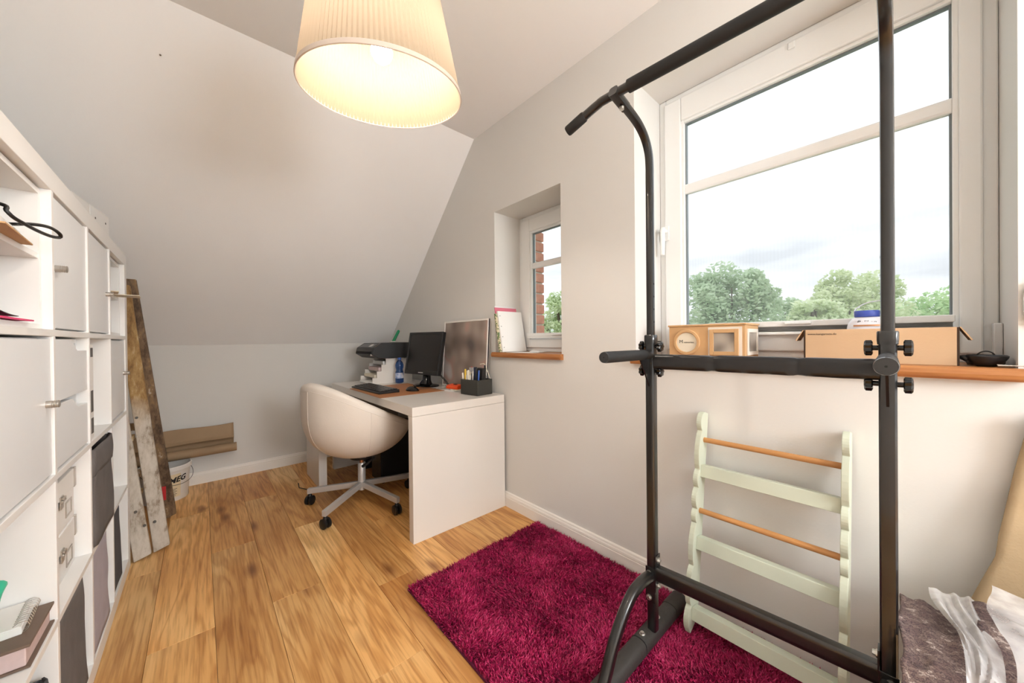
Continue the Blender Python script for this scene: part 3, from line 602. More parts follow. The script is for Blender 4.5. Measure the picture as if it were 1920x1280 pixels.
# top compartment: clipboard, cable, gadget; pink folder below
y0, y1, z0, z1 = cell(0, 0)
zsh = 1.2812
e = thing('clipboard', (-.32, 1.20, zsh), 'brown clipboard with white papers lying on the middle shelf', 'clipboard')
Mc = rotz(Vector((-.375, 1.140, zsh+.0006)), R(4))
MB().box((-.11, -.10, 0), (.115, .10, .003), Mc).build('board', 'mdf', e)
MB().box((-.10, -.095, .0032), (.105, .06, .018), Mc).build('papers', 'paper', e)
tag(MB().box((-.05, -.045, 0), (.05, .045, .022), rotz(Vector((-.34, 1.115, zsh+.0195)), R(20))).build('power_adapter', 'black_plastic', bevel=.006), 'black power adapter lying on the brown clipboard', 'adapter')
pts = [onx(u, v, x) for u, v, x in ((0, 382, -.27), (12, 395, -.262), (26, 408, -.256), (45, 419, -.25), (65, 430, -.245), (85, 439, -.24), (100, 444, -.236), (112, 445, -.232), (113, 440, -.230), (104, 432, -.234), (92, 426, -.238), (75, 422, -.244), (55, 420, -.252), (40, 420, -.262), (28, 420, -.275))]
def smooth_path(p, n=6):
    out = []
    for i in range(len(p)-1):
        a, b, c, d = p[max(i-1, 0)], p[i], p[i+1], p[min(i+2, len(p)-1)]
        for k in range(n):
            t = k/n; out.append(.5*((2*b)+(c-a)*t+(2*a-5*b+4*c-d)*t*t+(3*b-a-3*c+d)*t**3))
    return out+[p[-1]]
pts = [Vector((-.34, 1.10, 1.3285))]+pts+[Vector((-.33, 1.225, 1.312))]
tag(MB().tube(smooth_path(pts), .0033, 8).build('cable', 'wire', smooth=60), 'black looped cable hanging out over the shelf front', 'cable')
zf = z0+.0135
tag(MB().grid(lambda u, v: (-.46+.19*u, 1.05+.21*v, zf+.003+.018*(1-v)**2*(1-u)), 8, 8).build('folder', 'hot_pink', solid=.003), 'hot pink folder under a dark sheet in the top compartment', 'folder')
tag(MB().grid(lambda u, v: (-.47+.185*u, 1.04+.20*v, zf+.011+.03*(1-v)**2), 8, 8).build('dark_sheet', 'wire', solid=.0015), 'dark curled sheet lying on the hot pink folder', 'sheet')
# far top compartment
y0, y1, z0, z1 = cell(3, 0)
tag(MB().box((-.12, -.055, 0), (.08, .055, .004), rotz(Vector((-.335, 2.19, 1.2815)), R(8))).build('notepad', 'paper_cream', bevel=.001), 'small pale notepad sticking out of the far middle shelf', 'notepad')
tag(MB().box((-.13, -.06, 0), (.14, .06, .0025), rotz(Vector((-.345, 2.33, 1.2815)), R(3))).build('paper_strip', 'paper_cream'), 'pale sheet of card jutting out in front of the ladder', 'card')
zz = z0+.0135
for i, (m_, h, dx, lb) in enumerate((('paper', .010, .0, 'white envelope at the bottom of the pile in the far compartment'), ('ink', .012, -.01, 'black envelope second from the bottom of the pile'), ('paper', .018, -.02, 'thick white envelope in the middle of the pile'), ('ink', .022, .004, 'thick black folder near the top of the envelope pile'), ('fabric_lavender', .008, -.012, 'grey envelope on top of the pile in the far compartment'))):
    tag(MB().box((-.11, -.05, 0), (.10+dx, .05, h), rotz(Vector((-.40, 2.155, zz)), R(random.uniform(-2, 2)))).build('envelope', m_, bevel=.002), lb, 'envelope', 'pile of envelopes'); zz += h+.0006
# books in the open lower compartment
y0, y1, z0, z1 = cell(0, 2); zb = z0+.001
e = thing('photo_album', (-.40, 1.2, zb), 'brown topped photo album with pale pink edges lying in the shelf', 'album')
Mb = rotz(Vector((-.415, 1.186, zb)), R(0))
MB().box((-.155, .010, .004), (.142, .162, .042), Mb).build('pages', 'book_pink', e, bevel=.002)
MB().box((-.16, .006, .042), (.148, .166, .048), Mb).build('cover', 'book_brown', e, bevel=.001)
MB().box((-.16, .006, 0), (.148, .166, .004), Mb).build('cover', 'book_brown', e)
e = thing('spiral_notebook', (-.42, 1.17, zb+.049), 'white spiral notebook lying on the photo album', 'notebook')
Mb = rotz(Vector((-.40, 1.29, zb+.0485)), R(4))
MB().box((-.12, -.055, 0), (.108, .055, .015), Mb).build('pages', 'paper', e, bevel=.001)
MB().box((-.12, -.055, .0155), (.106, .055, .018), Mb).build('cover', 'paper', e)
for i in range(11):
    c = MB().tube([Mb @ p for p in arc((.106, -.050+i*.010, .0125), .0115, 0, 360, 10, (1, 0, 0), (0, 0, 1))[:-1]], .0007, 5, closed=True).build('wire_ring', 'knob_metal', e)
tp = onx(-8, 1094, -.33)
tag(MB().tube(smooth_path([Vector((tp.x, tp.y-.06, .412)), Vector((tp.x+.002, tp.y-.04, tp.z-.03)), Vector((tp.x+.005, tp.y+.0, tp.z))]), [.012]*6+[.012]*6+[.006], 10).build('toy_hook', 'teal', smooth=60), 'bright teal plastic object at the edge of the books compartment', 'toy')
# spare white panels on top of the shelf
zt = 1.4905
P2 = onx(204, 408, -.305); ztop = P2.z; P1 = onz(169, 383, ztop); P0 = onz(155, 381, ztop); P1b = onz(168, 384, ztop)
def panel(a, b2, name, label, holes):
    e = thing(name, ((a+b2)/2).to_tuple()[:2]+(zt,), label, 'panel', 'spare panels on top of the shelf')
    d = (b2-a); d.z = 0; L = d.length; d.normalize(); n = Vector((d.y, -d.x, 0));
    if n.x < 0: n = -n
    M_ = Matrix(((d.x, -n.x, 0, a.x), (d.y, -n.y, 0, a.y), (0, 0, 1, zt), (0, 0, 0, 1)))
    MB().box((0, 0, 0), (L, .016, ztop-zt), M_).build('board', 'white_foil', e, bevel=.001)
    for (hx, hz) in holes: MB().tube([M_ @ Vector((L*hx, -.0008, (ztop-zt)*hz)), M_ @ Vector((L*hx, .004, (ztop-zt)*hz))], .0045, 10).build('screw_hole', 'grey_ink', e)
a1 = P1.copy(); b1 = P2.copy()
panel(a1, b1, 'spare_panel', 'drilled white spare board standing on top of the cube shelf', [(.25, .72), (.8, .75), (.7, .3)])
dd = (b1-a1); dd.z = 0; dd.normalize()
panel(a1-dd*.16, a1-dd*.006, 'spare_panel', 'short white spare board beside the drilled one on the shelf', [])

# ================================================================== LADDER, BUCKET, PAPER ROLL
lad = thing('step_ladder', (-.40, 2.7, 0), 'old paint-splattered wooden folding ladder standing behind the cube shelf', 'ladder')
LX = -.42
def rail(b0, t0, wx, ty, m, name='rail'):
    b0 = Vector(b0); t0 = Vector(t0); M_ = MB()
    for sgn in (0, 1):
        bb, tt = b0.copy(), t0.copy()
        if sgn: bb.x = 2*LX-b0.x; tt.x = 2*LX-t0.x
        q = MB(); n = 1
        cut = .02
        vs = []
        for p, k in ((bb, 0), (tt, 1)):
            for dx, dy in ((-1, -1), (1, -1), (1, 1), (-1, 1)): vs.append(p+Vector((dx*wx/2, dy*ty/2, (cut*.5*(dx if not sgn else -dx) if k == 0 else 0))))
        q.add(vs, [(3, 2, 1, 0), (4, 5, 6, 7), (0, 1, 5, 4), (1, 2, 6, 5), (2, 3, 7, 6), (3, 0, 4, 7)])
        lz = min(v.z for v in vs[:4])
        q.v = [v-Vector((0, 0, lz)) if i < 4 else v for i, v in enumerate(q.v)]
        q.build(name, m, lad, bevel=.004)
    return
TOPY = 2.72
tpt = ony(240, 522, TOPY)
rail((-.2245, 2.512, .0), (-.316, 2.60, .80), .061, .024, 'paint_wood_white')
rail((-.160, 2.562, .0), (tpt.x-.018, 2.675, 1.37), .060, .026, 'paint_wood_stained')
rail((-.150, 3.00, .0), (tpt.x, 2.735, 1.41), .058, .030, 'paint_wood_brown')
for z in (.30, .58, .86, 1.14):
    t = z/1.37; y = 2.562+(2.675-2.562)*t; xr = -.166+(tpt.x-.02+.166)*t
    MB().box((2*LX-xr+.034, y-.04, z), (xr-.034, y+.04, z+.022)).build('step', 'paint_wood_ochre', lad, bevel=.002)
    y = 3.0+(2.735-3.0)*z/1.41; xr = -.150+(tpt.x+.150)*z/1.41
    MB().box((2*LX-xr+.030, y-.015, z), (xr-.030, y+.015, z+.04)).build('step', 'paint_wood_brown', lad, bevel=.002)
MB().box((2*LX-tpt.x+.02, 2.69, 1.385), (tpt.x-.02, 2.722, 1.42)).build('head_plate', 'paint_wood_brown', lad, bevel=.003)
for px_, y in (((254, 960), 2.5015), ((271, 985), 2.5015), ((290, 978), 2.546), ((256, 783), 2.57)):
    p = ony(px_[0], px_[1], y); MB().cyl((p.x, y-.003, p.z), (p.x, y+.004, p.z), .006, 10).build('screw', 'grey_ink', lad)
p = ony(306, 925, 2.93); MB().box((p.x-.018, 2.925, p.z-.04), (p.x+.012, 2.94, p.z+.04)).build('red_tag', 'red', lad, bevel=.002)
p = ony(268, 710, 2.83); MB().box((p.x-.02, 2.835, p.z-.008), (p.x+.02, 2.842, p.z+.008)).build('orange_tape', 'orange', lad)
# bucket
BX, BY, BR, BH = -.19, 3.385, .133, .235
bk = thing('bucket', (BX, BY, 0), 'white plastic paint bucket with wire handle behind the ladder', 'bucket')
MB().lathe([(.0001, 0), (.112, 0), (.115, .004), (BR-.008, BH-.035), (BR-.006, BH-.03), (BR+.002, BH-.028), (BR+.003, BH-.004), (BR, BH), (BR-.006, BH), (BR-.011, BH-.03), (.108, .008), (.0001, .008)], (BX, BY, 0), 48).build('body', 'bucket_plastic', bk, smooth=35)
MB().lathe([(.0001, BH-.07), (BR-.016, BH-.07), (BR-.016, BH-.068), (.0001, BH-.066)], (BX, BY, 0), 32).build('residue', 'bucket_inside', bk)
def onb(th, z, off=.0006):
    r = .115+(BR-.008-.115)*(z/(BH-.035))+off; return Vector((BX+r*math.cos(th), BY+r*math.sin(th), z))
TH = math.atan2(0-BY, .12-BX)+R(24)
MB().grid(lambda u, v: onb(TH-.42+.62*u, .03+.155*v), 14, 4).build('label_patch', 'label_yellow', bk, solid=.0004)
def bend(v): p = onb(TH-.36+v.x/.125, .125+v.y+v.x*.10, .0016+v.z); return p
MB().text('MEG', .05, Matrix(), .0003, 'LEFT', .25, bend, .0016).build('lettering', 'ink', bk)
for i in range(6):
    MB().grid(lambda u, v, i=i: onb(TH-.34+(.30 if i % 2 else .36)*u, .085-.009*i+.003*v, .0016), 6, 1).build('print_line', 'grey_ink', bk, solid=.0003)
hp = []
for i in range(25):
    a = TH-1.45+math.pi*i/24*.98
    sag = math.sin(math.pi*i/24); hp.append(Vector((BX+(BR+.006+.004*sag)*math.cos(a), BY+(BR+.006+.004*sag)*math.sin(a), BH-.035-.085*sag)))
MB().tube(hp, .0016, 6).build('wire_handle', 'wire', bk, smooth=60)
# brown paper roll resting on the bucket
e = thing('paper_roll', (-.1, 3.45, BH+.001), 'brown masking paper roll with loose folds lying across the bucket', 'paper roll')
xr = .20; ry = 3.44
def rollp(x, a, r): return Vector((x, ry+r*math.cos(a), BH+.0335+(x+.19)*.0+r*math.sin(a)))
rings = []
for i in range(2):
    x = (-.56, xr)[i]; rings.append([rollp(x, 2*math.pi*k/28, .032) for k in range(28)])
MB().ring_sweep(rings).build('roll', 'kraft', e, smooth=40)
def fold(u, v):
    x = -.56+(xr-.015+.56)*u; s = v*.20
    prof = [(.036, .0), (.03, .045), (.004, .070), (-.002, .066), (.022, .085), (.03, .11), (.05, .15), (.058, .17)]
    t = v*(len(prof)-1); i = min(int(t), len(prof)-2); f = t-i
    y = ry-.0+prof[i][0]*(1-f)+prof[i+1][0]*f; z = BH+.045+prof[i][1]*(1-f)+prof[i+1][1]*f
    return (x, min(y+.01*math.sin(u*5)*v, 3.565), z-.055*(1-u)*v*.55+.006*math.sin(9*u+3*v)*v)
MB().grid(fold, 30, 21).build('loose_sheet', 'kraft', e, smooth=60, solid=.0012)

# ================================================================== DESK
DX0, DX1, DY0, DY1, DZ, DT = .823, 1.455, 1.715, 3.224, .718, .048
dk = thing('desk', (1.14, 2.47, 0), 'white desk with thick side panels standing against the window wall', 'desk')
MB().box((DX0, DY0, DZ-DT), (DX1, DY1, DZ)).build('desk_top', 'desk_foil', dk, bevel=.0015)
MB().box((DX0, DY0, 0), (DX1, DY0+DT, DZ-DT-.0012)).build('side_panel', 'desk_foil', dk, bevel=.0015)
MB().box((DX0, DY1-DT, 0), (DX1, DY1, DZ-DT-.0012)).build('side_panel', 'desk_foil', dk, bevel=.0015)
MB().box((1.38, DY0+DT, .30), (1.40, DY1-DT, DZ-DT-.0012)).build('back_panel', 'desk_foil', dk)
MB().box((.64, 2.837, .612), (1.25, DY1-DT-.004, .66)).build('pull_out_top', 'desk_foil', dk, bevel=.0015)
MB().box((.633, 2.837, 0), (.687, DY1, .6115)).build('pull_out_leg', 'desk_foil', dk, bevel=.0015)
# ------------------------------------------------------------------ chair
CX, CY = .792, 2.405; FA = R(16)
ch = thing('swivel_chair', (CX, CY, 0), 'white leather tub swivel chair pushed up to the desk', 'chair')
ca_, sa_ = math.cos(FA), math.sin(FA)
def loc(x, y, z): return Vector((CX+x*ca_-y*sa_, CY+x*sa_+y*ca_, z))
RT = .335; ZB = .318
def rimz(th): return .643-.160*math.cos(th)+.022*math.cos(2*th)
def rad(z, th):
    s = min(1, max(0, (z-ZB)/.34)); r = RT*(1-(1-s)**2.6)**(1/2.2)
    return max(r, .001)*(1+.03*(1-math.cos(th))*.5)
def tubpt(th, z, off=0): r = rad(z, th)+off; return loc(r*math.cos(th), r*math.sin(th), z)
NT = 72; rings = []
for j in range(17):
    t = j/16; g = t**1.7
    ring = []
    for i in range(NT):
        th = 2*math.pi*i/NT; z = ZB+.0005+(rimz(th)-.025-ZB)*g; ring.append(tubpt(th, z))
    rings.append(ring)
for a in (30, 60, 90, 120, 150, 180):
    ring = []
    for i in range(NT):
        th = 2*math.pi*i/NT; zr = rimz(th)-.025; r = rad(zr, th)-.030+.030*math.cos(R(a)); z = zr+.025*math.sin(R(a)); ring.append(loc(r*math.cos(th), r*math.sin(th), z))
    rings.append(ring)
for t in (.25, .5, .75, 1):
    ring = []
    for i in range(NT):
        th = 2*math.pi*i/NT; zr = rimz(th)-.025; z = zr+(.455-zr)*t; r = rad(zr, th)-.060-.03*t; ring.append(loc(r*math.cos(th), r*math.sin(th), z))
    rings.append(ring)
tub = MB().ring_sweep(rings).build('tub_shell', 'leather_white', ch, smooth=70)
MB().lathe([(.0001, .456), (.235, .456), (.25, .465), (.25, .485), (.235, .497), (.0001, .505)], (CX, CY, 0), 40).build('seat_cushion', 'leather_white', ch, smooth=50)
MB().tube([tubpt(2*math.pi*i/NT, rimz(2*math.pi*i/NT)-.045, .0003) for i in range(NT)], .0018, 6, closed=True).build('seam', 'leather_white', tub, smooth=60)
for thd in (180, 245, 115):
    th = R(thd); MB().tube([tubpt(th, ZB+.006+(rimz(th)-.045-ZB-.006)*(k/14)**1.6, .0003) for k in range(15)], .0016, 6).build('seam', 'leather_white', tub, smooth=60)
MB().cyl((CX, CY, .262), (CX, CY, ZB+.01), .0125, 16).build('gas_piston', 'copper', ch, smooth=40)
MB().lathe([(.0001, .085), (.019, .085), (.019, .13), (.024, .132), (.024, .262), (.0215, .266), (.0001, .266)], (CX, CY, 0), 24).build('column', 'silver', ch, smooth=35)
MB().lathe([(.0001, .300), (.07, .300), (.075, .310), (.075, .328), (.0001, .328)], (CX, CY, 0), 24).build('seat_mount', 'black_plastic', ch, smooth=35)
MB().tube([(CX-.005, CY-.026, .245), (CX+.02, CY-.045, .262), (CX+.06, CY-.07, .305)], [.009, .010, .006], 10).build('lever', 'black_plastic', ch, smooth=50)
for a in (143, 216, 288, 0, 72):
    d = Vector((math.cos(R(a)), math.sin(R(a)), 0)); n = Vector((-d.y, d.x, 0)); c = Vector((CX, CY, 0)); q = MB()
    vs = []
    for r_, zt_, hh in ((.012, .142, .036), (.345, .106, .034)):
        for sgn, zz in ((-1, zt_-hh), (1, zt_-hh), (1, zt_), (-1, zt_)): vs.append(c+d*r_+n*(.0135*sgn)+Vector((0, 0, zz)))
    q.add(vs, [(3, 2, 1, 0), (4, 5, 6, 7), (0, 1, 5, 4), (1, 2, 6, 5), (2, 3, 7, 6), (3, 0, 4, 7)])
    arm = q.build('base_arm', 'silver', ch, bevel=.003)
    w0 = c+d*.332+Vector((0, 0, .0295)); aa = random.uniform(0, 6.28); ax = Vector((math.cos(aa), math.sin(aa), 0)); pr = Vector((-ax.y, ax.x, 0))
    q = MB()
    for sgn in (-1, 1):
        q.tube([w0+ax*(.004*sgn), w0+ax*(.008*sgn), w0+ax*(.019*sgn), w0+ax*(.022*sgn)], [.024, .0295, .0295, .024], 20)
    q.cyl(w0-ax*.006, w0+ax*.006, .008, 10)
    q.tube([w0+pr*.0+Vector((0, 0, .024)), w0+Vector((0, 0, .046))], [.014, .009], 12)
    q.build('caster', 'black_plastic', ch, smooth=40)
# ------------------------------------------------------------------ things on the desk
tag(MB().box((.818, 2.14, DZ+.0005), (1.272, 2.73, DZ+.0025)).build('desk_mat', 'mat_leather', bevel=.0008), 'brown leather desk mat under the keyboard', 'desk mat')
zk = DZ+.003
kbm = rotz(Vector((.925, 2.525, zk)), R(2))
e = thing('keyboard', (.925, 2.525, zk), 'black computer keyboard on the brown desk mat', 'keyboard')
MB().prism([(-.072, 0), (.072, 0), (.072, .020), (.06, .021), (-.06, .012), (-.072, .010)], -.245, .245, 'y', kbm).build('body', 'black_plastic', e, bevel=.002)
q = MB()
for r_ in range(6):
    y = -.235
    while y < .225:
        wd = .0175 if r_ else .0165
        if r_ == 0 and abs(y) < .06: wd = .11
        wd = min(wd, .235-y); x = -.054+r_*.0195; zt_ = .0125+(x+.06)/.12*.009
        q.box((x, y, zt_-.001), (x+.0165, y+wd-.002, zt_+.005), kbm); y += wd+.0015
q.build('keys', 'screen_black', e, kind='stuff')
e = thing('mouse', (1.10, 2.285, zk), 'black computer mouse beside the keyboard', 'mouse')
mm = rotz(Vector((1.10, 2.285, zk)), R(-72))
rings = []
for j in range(9):
    t = j/8; s = math.sin(math.pi*(.06+.88*t))**.6; y = -.055+.11*t
    rings.append([mm @ Vector((y, .031*s*math.cos(R(a)), max(0, (.034-.008*t)*s*math.sin(R(a))))) for a in range(0, 181, 15)])
MB().ring_sweep(rings).build('body', 'gloss_black', e, smooth=50)
MB().cyl(mm @ Vector((.028, -.003, .027)), mm @ Vector((.028, .003, .027)), .008, 12).build('wheel', 'black_plastic', e)
MB().tube(smooth_path([mm @ Vector((.054, 0, .006)), Vector((1.16, 2.30, zk+.004)), Vector((1.22, 2.28, zk+.004)), Vector((1.30, 2.24, zk+.003)), Vector((1.36, 2.20, zk+.003))]), .0018, 6).build('mouse_cable', 'wire', e, smooth=60)
# monitor
MC = Vector((1.245, 2.452, 0)); an = R(11)
wv = Vector((math.sin(an), -math.cos(an), 0)); nv = Vector((-math.cos(an), -math.sin(an), 0)); tl = R(10)
upv = Vector((0, 0, math.cos(tl)))-nv*math.sin(tl); nn = wv.cross(upv).normalized()
if nn.dot(nv) < 0: nn = -nn
MM = Matrix(((wv.x, upv.x, nn.x, MC.x), (wv.y, upv.y, nn.y, MC.y), (wv.z, upv.z, nn.z, .812), (0, 0, 0, 1)))
e = thing('monitor', (1.29, 2.45, DZ), 'black square computer monitor on a black stand', 'monitor')
q = MB(); w_, h_ = .2, .328; bz = .016
q.box((-w_, 0, -.03), (-w_+bz, h_, 0), MM).box((w_-bz, 0, -.03), (w_, h_, 0), MM).box((-w_+bz, 0, -.03), (w_-bz, .030, 0), MM).box((-w_+bz, h_-bz, -.03), (w_-bz, h_, 0), MM)
q.build('bezel', 'black_plastic', e, bevel=.002)
MB().box((-w_+bz, .030, -.02), (w_-bz, h_-bz, -.005), MM).build('screen', 'screen_black', e)
MB().prism([(-w_+.03, .03), (w_-.03, .03), (w_-.03, h_-.03), (-w_+.03, h_-.03)], -.055, -.03, 'z', MM).build('rear_housing', 'black_plastic', e, bevel=.01)
MB().box((-.028, .012, 0), (.028, .018, .0008), MM).build('name_plate', 'silver', e)
bc = Vector((1.295, 2.455, 0))
MB().lathe([(.0001, DZ+.003), (.108, DZ+.003), (.11, DZ+.008), (.10, DZ+.013), (.03, DZ+.020), (.0001, DZ+.021)], (0, 0, 0), 40, Matrix.Translation(bc) @ Matrix.Rotation(an, 4, 'Z') @ Matrix.Diagonal((.78, 1.05, 1, 1))).build('base', 'gloss_black', e, smooth=40)
MB().tube([bc+Vector((.0, 0, DZ+.016)), bc+Vector((.005, 0, DZ+.05)), bc+Vector((.01, 0, DZ+.13)), bc+Vector((.012, .0, DZ+.19))], [.052, .032, .026, .026], 20).build('neck', 'gloss_black', e, smooth=40)
for k, dy in enumerate((0, .02)):
    MB().tube(smooth_path([bc+Vector((.03, -.02-dy, .86)), bc+Vector((.06, -.07-dy, .82)), bc+Vector((.09, -.13-dy, .76)), bc+Vector((.095, -.16-dy, DZ+.006)), bc+Vector((.10, -.12-dy, DZ+.005))]), .0028, 6).build('cable', 'wire', e, smooth=60)
# bottle
bp2 = (1.23, 2.79, DZ+.003)
e = thing('water_bottle', bp2, 'blue plastic water bottle on the desk beside the letter trays', 'bottle')
MB().lathe([(.0001, .004), (.024, 0), (.033, .006), (.034, .03), (.0335, .045), (.034, .06), (.0335, .085), (.027, .105), (.0275, .115), (.033, .13), (.0335, .15), (.026, .172), (.014, .186), (.0125, .19), (.0125, .196), (.0001, .196)], bp2, 28).build('body', 'bottle_blue', e, smooth=50)
MB().lathe([(.0345, .04), (.0348, .04), (.0348, .085), (.0345, .085)], bp2, 28, closed=True).build('label_band', 'bottle_label', e, smooth=50)
MB().lathe([(.0001, .194), (.0145, .194), (.015, .197), (.015, .207), (.013, .209), (.0001, .209)], bp2, 20).build('cap', 'blue', e, smooth=40)
# letter trays
tr = thing('letter_tray', (1.2, 2.99, DZ), 'white stepped letter tray stack under the printer', 'letter tray')
ty0, ty1, tx0, tx1 = 2.85, 3.13, 1.03, 1.37; hs_ = .052; st = .037
poly = [(tx0, DZ+.0005)]
for k in range(4): poly += [(tx0+st*k, DZ+.0005+hs_*(k+1)), (tx0+st*(k+1), DZ+.0005+hs_*(k+1))]
poly = poly[:-1]+[(tx1, DZ+.0005+hs_*4), (tx1, DZ+.0005)]
for y in (ty0, ty1-.006): MB().prism(poly, y, y+.006, 'y').build('side_panel', 'desk_foil', tr)
MB().box((tx1-.006, ty0+.006, DZ+.0005), (tx1, ty1-.006, DZ+hs_*4)).build('back_panel', 'desk_foil', tr)
for k in range(5):
    x0 = tx0+st*min(k, 3)
    MB().box((x0, ty0+.006, DZ+.0006+hs_*k-(0 if k == 0 else .005)), (tx1-.006, ty1-.006, DZ+.0006+hs_*k+(.005 if k == 0 else 0))).build('tray', 'desk_foil', tr)
pl = ['paper stack in the lowest letter tray', 'paper stack in the second letter tray from below', 'reddish booklets in the third letter tray from below', 'paper stack in the top letter tray under the printer']
for k in range(4):
    z = DZ+.001+hs_*k+(.005 if k == 0 else 0); hgt = (.012, .022, .028, .026)[k]
    tag(MB().box((tx0+st*k-.012, ty0+.03, z), (tx1-.03, ty1-.02, z+hgt)).build('paper_stack', ('paper', 'paper_cream', 'book_pink', 'paper')[k], bevel=.001), pl[k], 'papers', 'papers in the letter trays')
# printer
zp = DZ+hs_*4+.0018
pr_ = thing('printer', (1.19, 3.0, zp), 'black inkjet printer standing on the letter trays', 'printer')
px0, px1, py0, py1 = 1.012, 1.40, 2.80, 3.20
MB().prism([(px0+.055, zp), (px0, zp+.035), (px0+.012, zp+.085), (px0+.075, zp+.125), (px1, zp+.13), (px1, zp)], py0, py1, 'y').build('body', 'black_plastic', pr_, bevel=.004)
a = Vector((px0+.012, 0, zp+.085)); b3 = Vector((px0+.075, 0, zp+.125)); dd = (b3-a).normalized(); nn2 = Vector((-dd.z, 0, dd.x))
Mp = Matrix(((dd.x, 0, nn2.x, a.x), (0, 1, 0, 0), (dd.z, 0, nn2.z, a.z), (0, 0, 0, 1)))
MB().box((.008, py0+.04, 0), (.066, py1-.03, .0015), Mp).build('control_panel', 'gloss_black', pr_)
MB().box((.018, py0+.10, .0012), (.052, py0+.155, .0028), Mp).build('display', 'silver', pr_)
MB().box((px0-.004, py0+.03, zp+.036), (px0+.02, py1-.03, zp+.058)).build('paper_slot', 'inside_dark', pr_, bevel=.003)
MB().cyl((px0-.002, py0+.03, zp+.03), (px0+.02, py0+.03, zp+.03), .008, 12).build('badge', 'silver', pr_)
# green handled tool standing behind the printer
g1 = ony(749, 618, 3.15); g0 = ony(736.5, 641, 3.15); dg = (g1-g0).normalized()
e = thing('brush', (g0.x-.1, 3.15, DZ), 'green handled brush leaning behind the printer', 'brush')
gx = Vector((1.425, 3.17, 1.06)); top = Vector((1.445, 3.165, 1.19))
g0 = ony(737, 641, 3.17); g1 = ony(748, 619, 3.17)
MB().tube([g0, g0+(g1-g0)*.1, g0+(g1-g0)*.5, g0+(g1-g0)*.92, g1], [.010, .014, .013, .013, .008], 14).build('grip', 'green_grip', e, smooth=50)
lowp = g0-(g1-g0).normalized()*.10; lowp = Vector((lowp.x, lowp.y, max(lowp.z, zp+.133)))
MB().tube([g0+(g1-g0)*.05, Vector((g0.x-.006, g0.y, zp+.138))], .006, 10).build('shaft', 'silver', e, smooth=50)
MB().box((g0.x-.03, g0.y-.015, zp+.1305), (g0.x+.02, g0.y+.015, zp+.140)).build('head', 'desk_foil', e, bevel=.003)
# picture board leaning on the wall
e = thing('picture_board', (1.42, 2.14, DZ), 'framed picture board with blurred photos leaning on the wall', 'picture')
th_ = math.atan2(.03, .50); BM = Matrix.Translation((1.418, 1.858, DZ+.0008)) @ Matrix.Rotation(th_, 4, 'Y')
bw, bh = .567, .497
MB().box((0, 0, 0), (.010, bw, bh), BM).build('board', 'board_picture', e)
q = MB(); q.box((-.004, 0, 0), (.013, .012, bh), BM).box((-.004, bw-.012, 0), (.013, bw, bh), BM).box((-.004, .012, 0), (.013, bw-.012, .012), BM).box((-.004, .012, bh-.012), (.013, bw-.012, bh), BM)
q.build('frame', 'trim_white', e, bevel=.002)
# pen box
bx = thing('pen_box', (1.35, 1.865, DZ), 'open dark grey leather desk organiser full of pens', 'organiser')
pa, pb, qa, qb, hz = 1.285, 1.405, 1.788, 1.945, .098
Mx = rotz(Vector((1.345, 1.866, DZ+.0005)), R(7)); w1_, w2_ = .066, .080
q = MB(); t = .006
q.box((-w1_, -w2_, 0), (w1_, w2_, .005), Mx).box((-w1_, -w2_, .005), (-w1_+t, w2_, hz), Mx).box((w1_-t, -w2_, .005), (w1_, w2_, hz), Mx).box((-w1_+t, -w2_, .005), (w1_-t, -w2_+t, hz), Mx).box((-w1_+t, w2_-t, .005), (w1_-t, w2_, hz), Mx)
q.build('body', 'box_leather', bx, bevel=.002)
MB().box((-w1_+t, -.003, .005), (w1_-t, .003, hz-.015), Mx).build('partition', 'box_leather', bx)
pens = [(-.045, .055, 'yellow', 'yellow marker pen in the desk organiser', .155), (-.04, .035, 'paper', 'white ballpoint in the desk organiser', .145), (-.05, .018, 'paper_cream', 'cream marker in the desk organiser', .15), (.02, .062, 'red', 'red pen in the desk organiser', .165), (-.03, -.03, 'black_plastic', 'black pen in the desk organiser', .17), (-.035, -.05, 'blue', 'blue pen in the desk organiser', .15), (-.05, -.015, 'knob_metal', 'silver pen in the desk organiser', .145), (.03, -.05, 'ink', 'thick black felt pen in the desk organiser', .18), (-.052, .066, 'whitewash', 'off-white correction pen in the desk organiser', .13)]
for (x, y, m_, lb, L) in pens:
    p = Mx @ Vector((x, y, .008)); tp_ = p+Vector((random.uniform(-.006, .006), random.uniform(-.008, .008), L)); d_ = tp_-p
    e = thing('pen', p, lb, 'pen', 'pens in the desk organiser')
    MB().tube([p, p+d_*.7], .0055, 10).build('barrel', m_, e, smooth=40); MB().tube([p+d_*.7, p+d_*.98, tp_], [.0062, .0062, .004], 10).build('cap', m_, e, smooth=40)
tag(MB().box((-.012, .012, 0), (.012, .062, .16), Mx @ Matrix.Translation((.012, -.006, .014)) @ Matrix.Rotation(R(-4), 4, 'X')).build('pencil_case', 'navy', bevel=.004), 'navy striped pencil case standing in the desk organiser', 'pencil case')
tag(MB().box((-.01, -.058, 0), (.022, -.008, .16), Mx @ Matrix.Translation((.0, .0, .012)) @ Matrix.Rotation(R(4), 4, 'X')).build('calculator', 'black_plastic', bevel=.003), 'black calculator standing in the desk organiser', 'calculator')
for i in range(5): MB().box((-.0128, .022+i*.009, .12), (-.0121, .0255+i*.009, .16), Mx @ Matrix.Translation((.012, -.006, .014)) @ Matrix.Rotation(R(-4), 4, 'X')).build('stripe', 'paper', bpy.data.objects['pencil_case'])
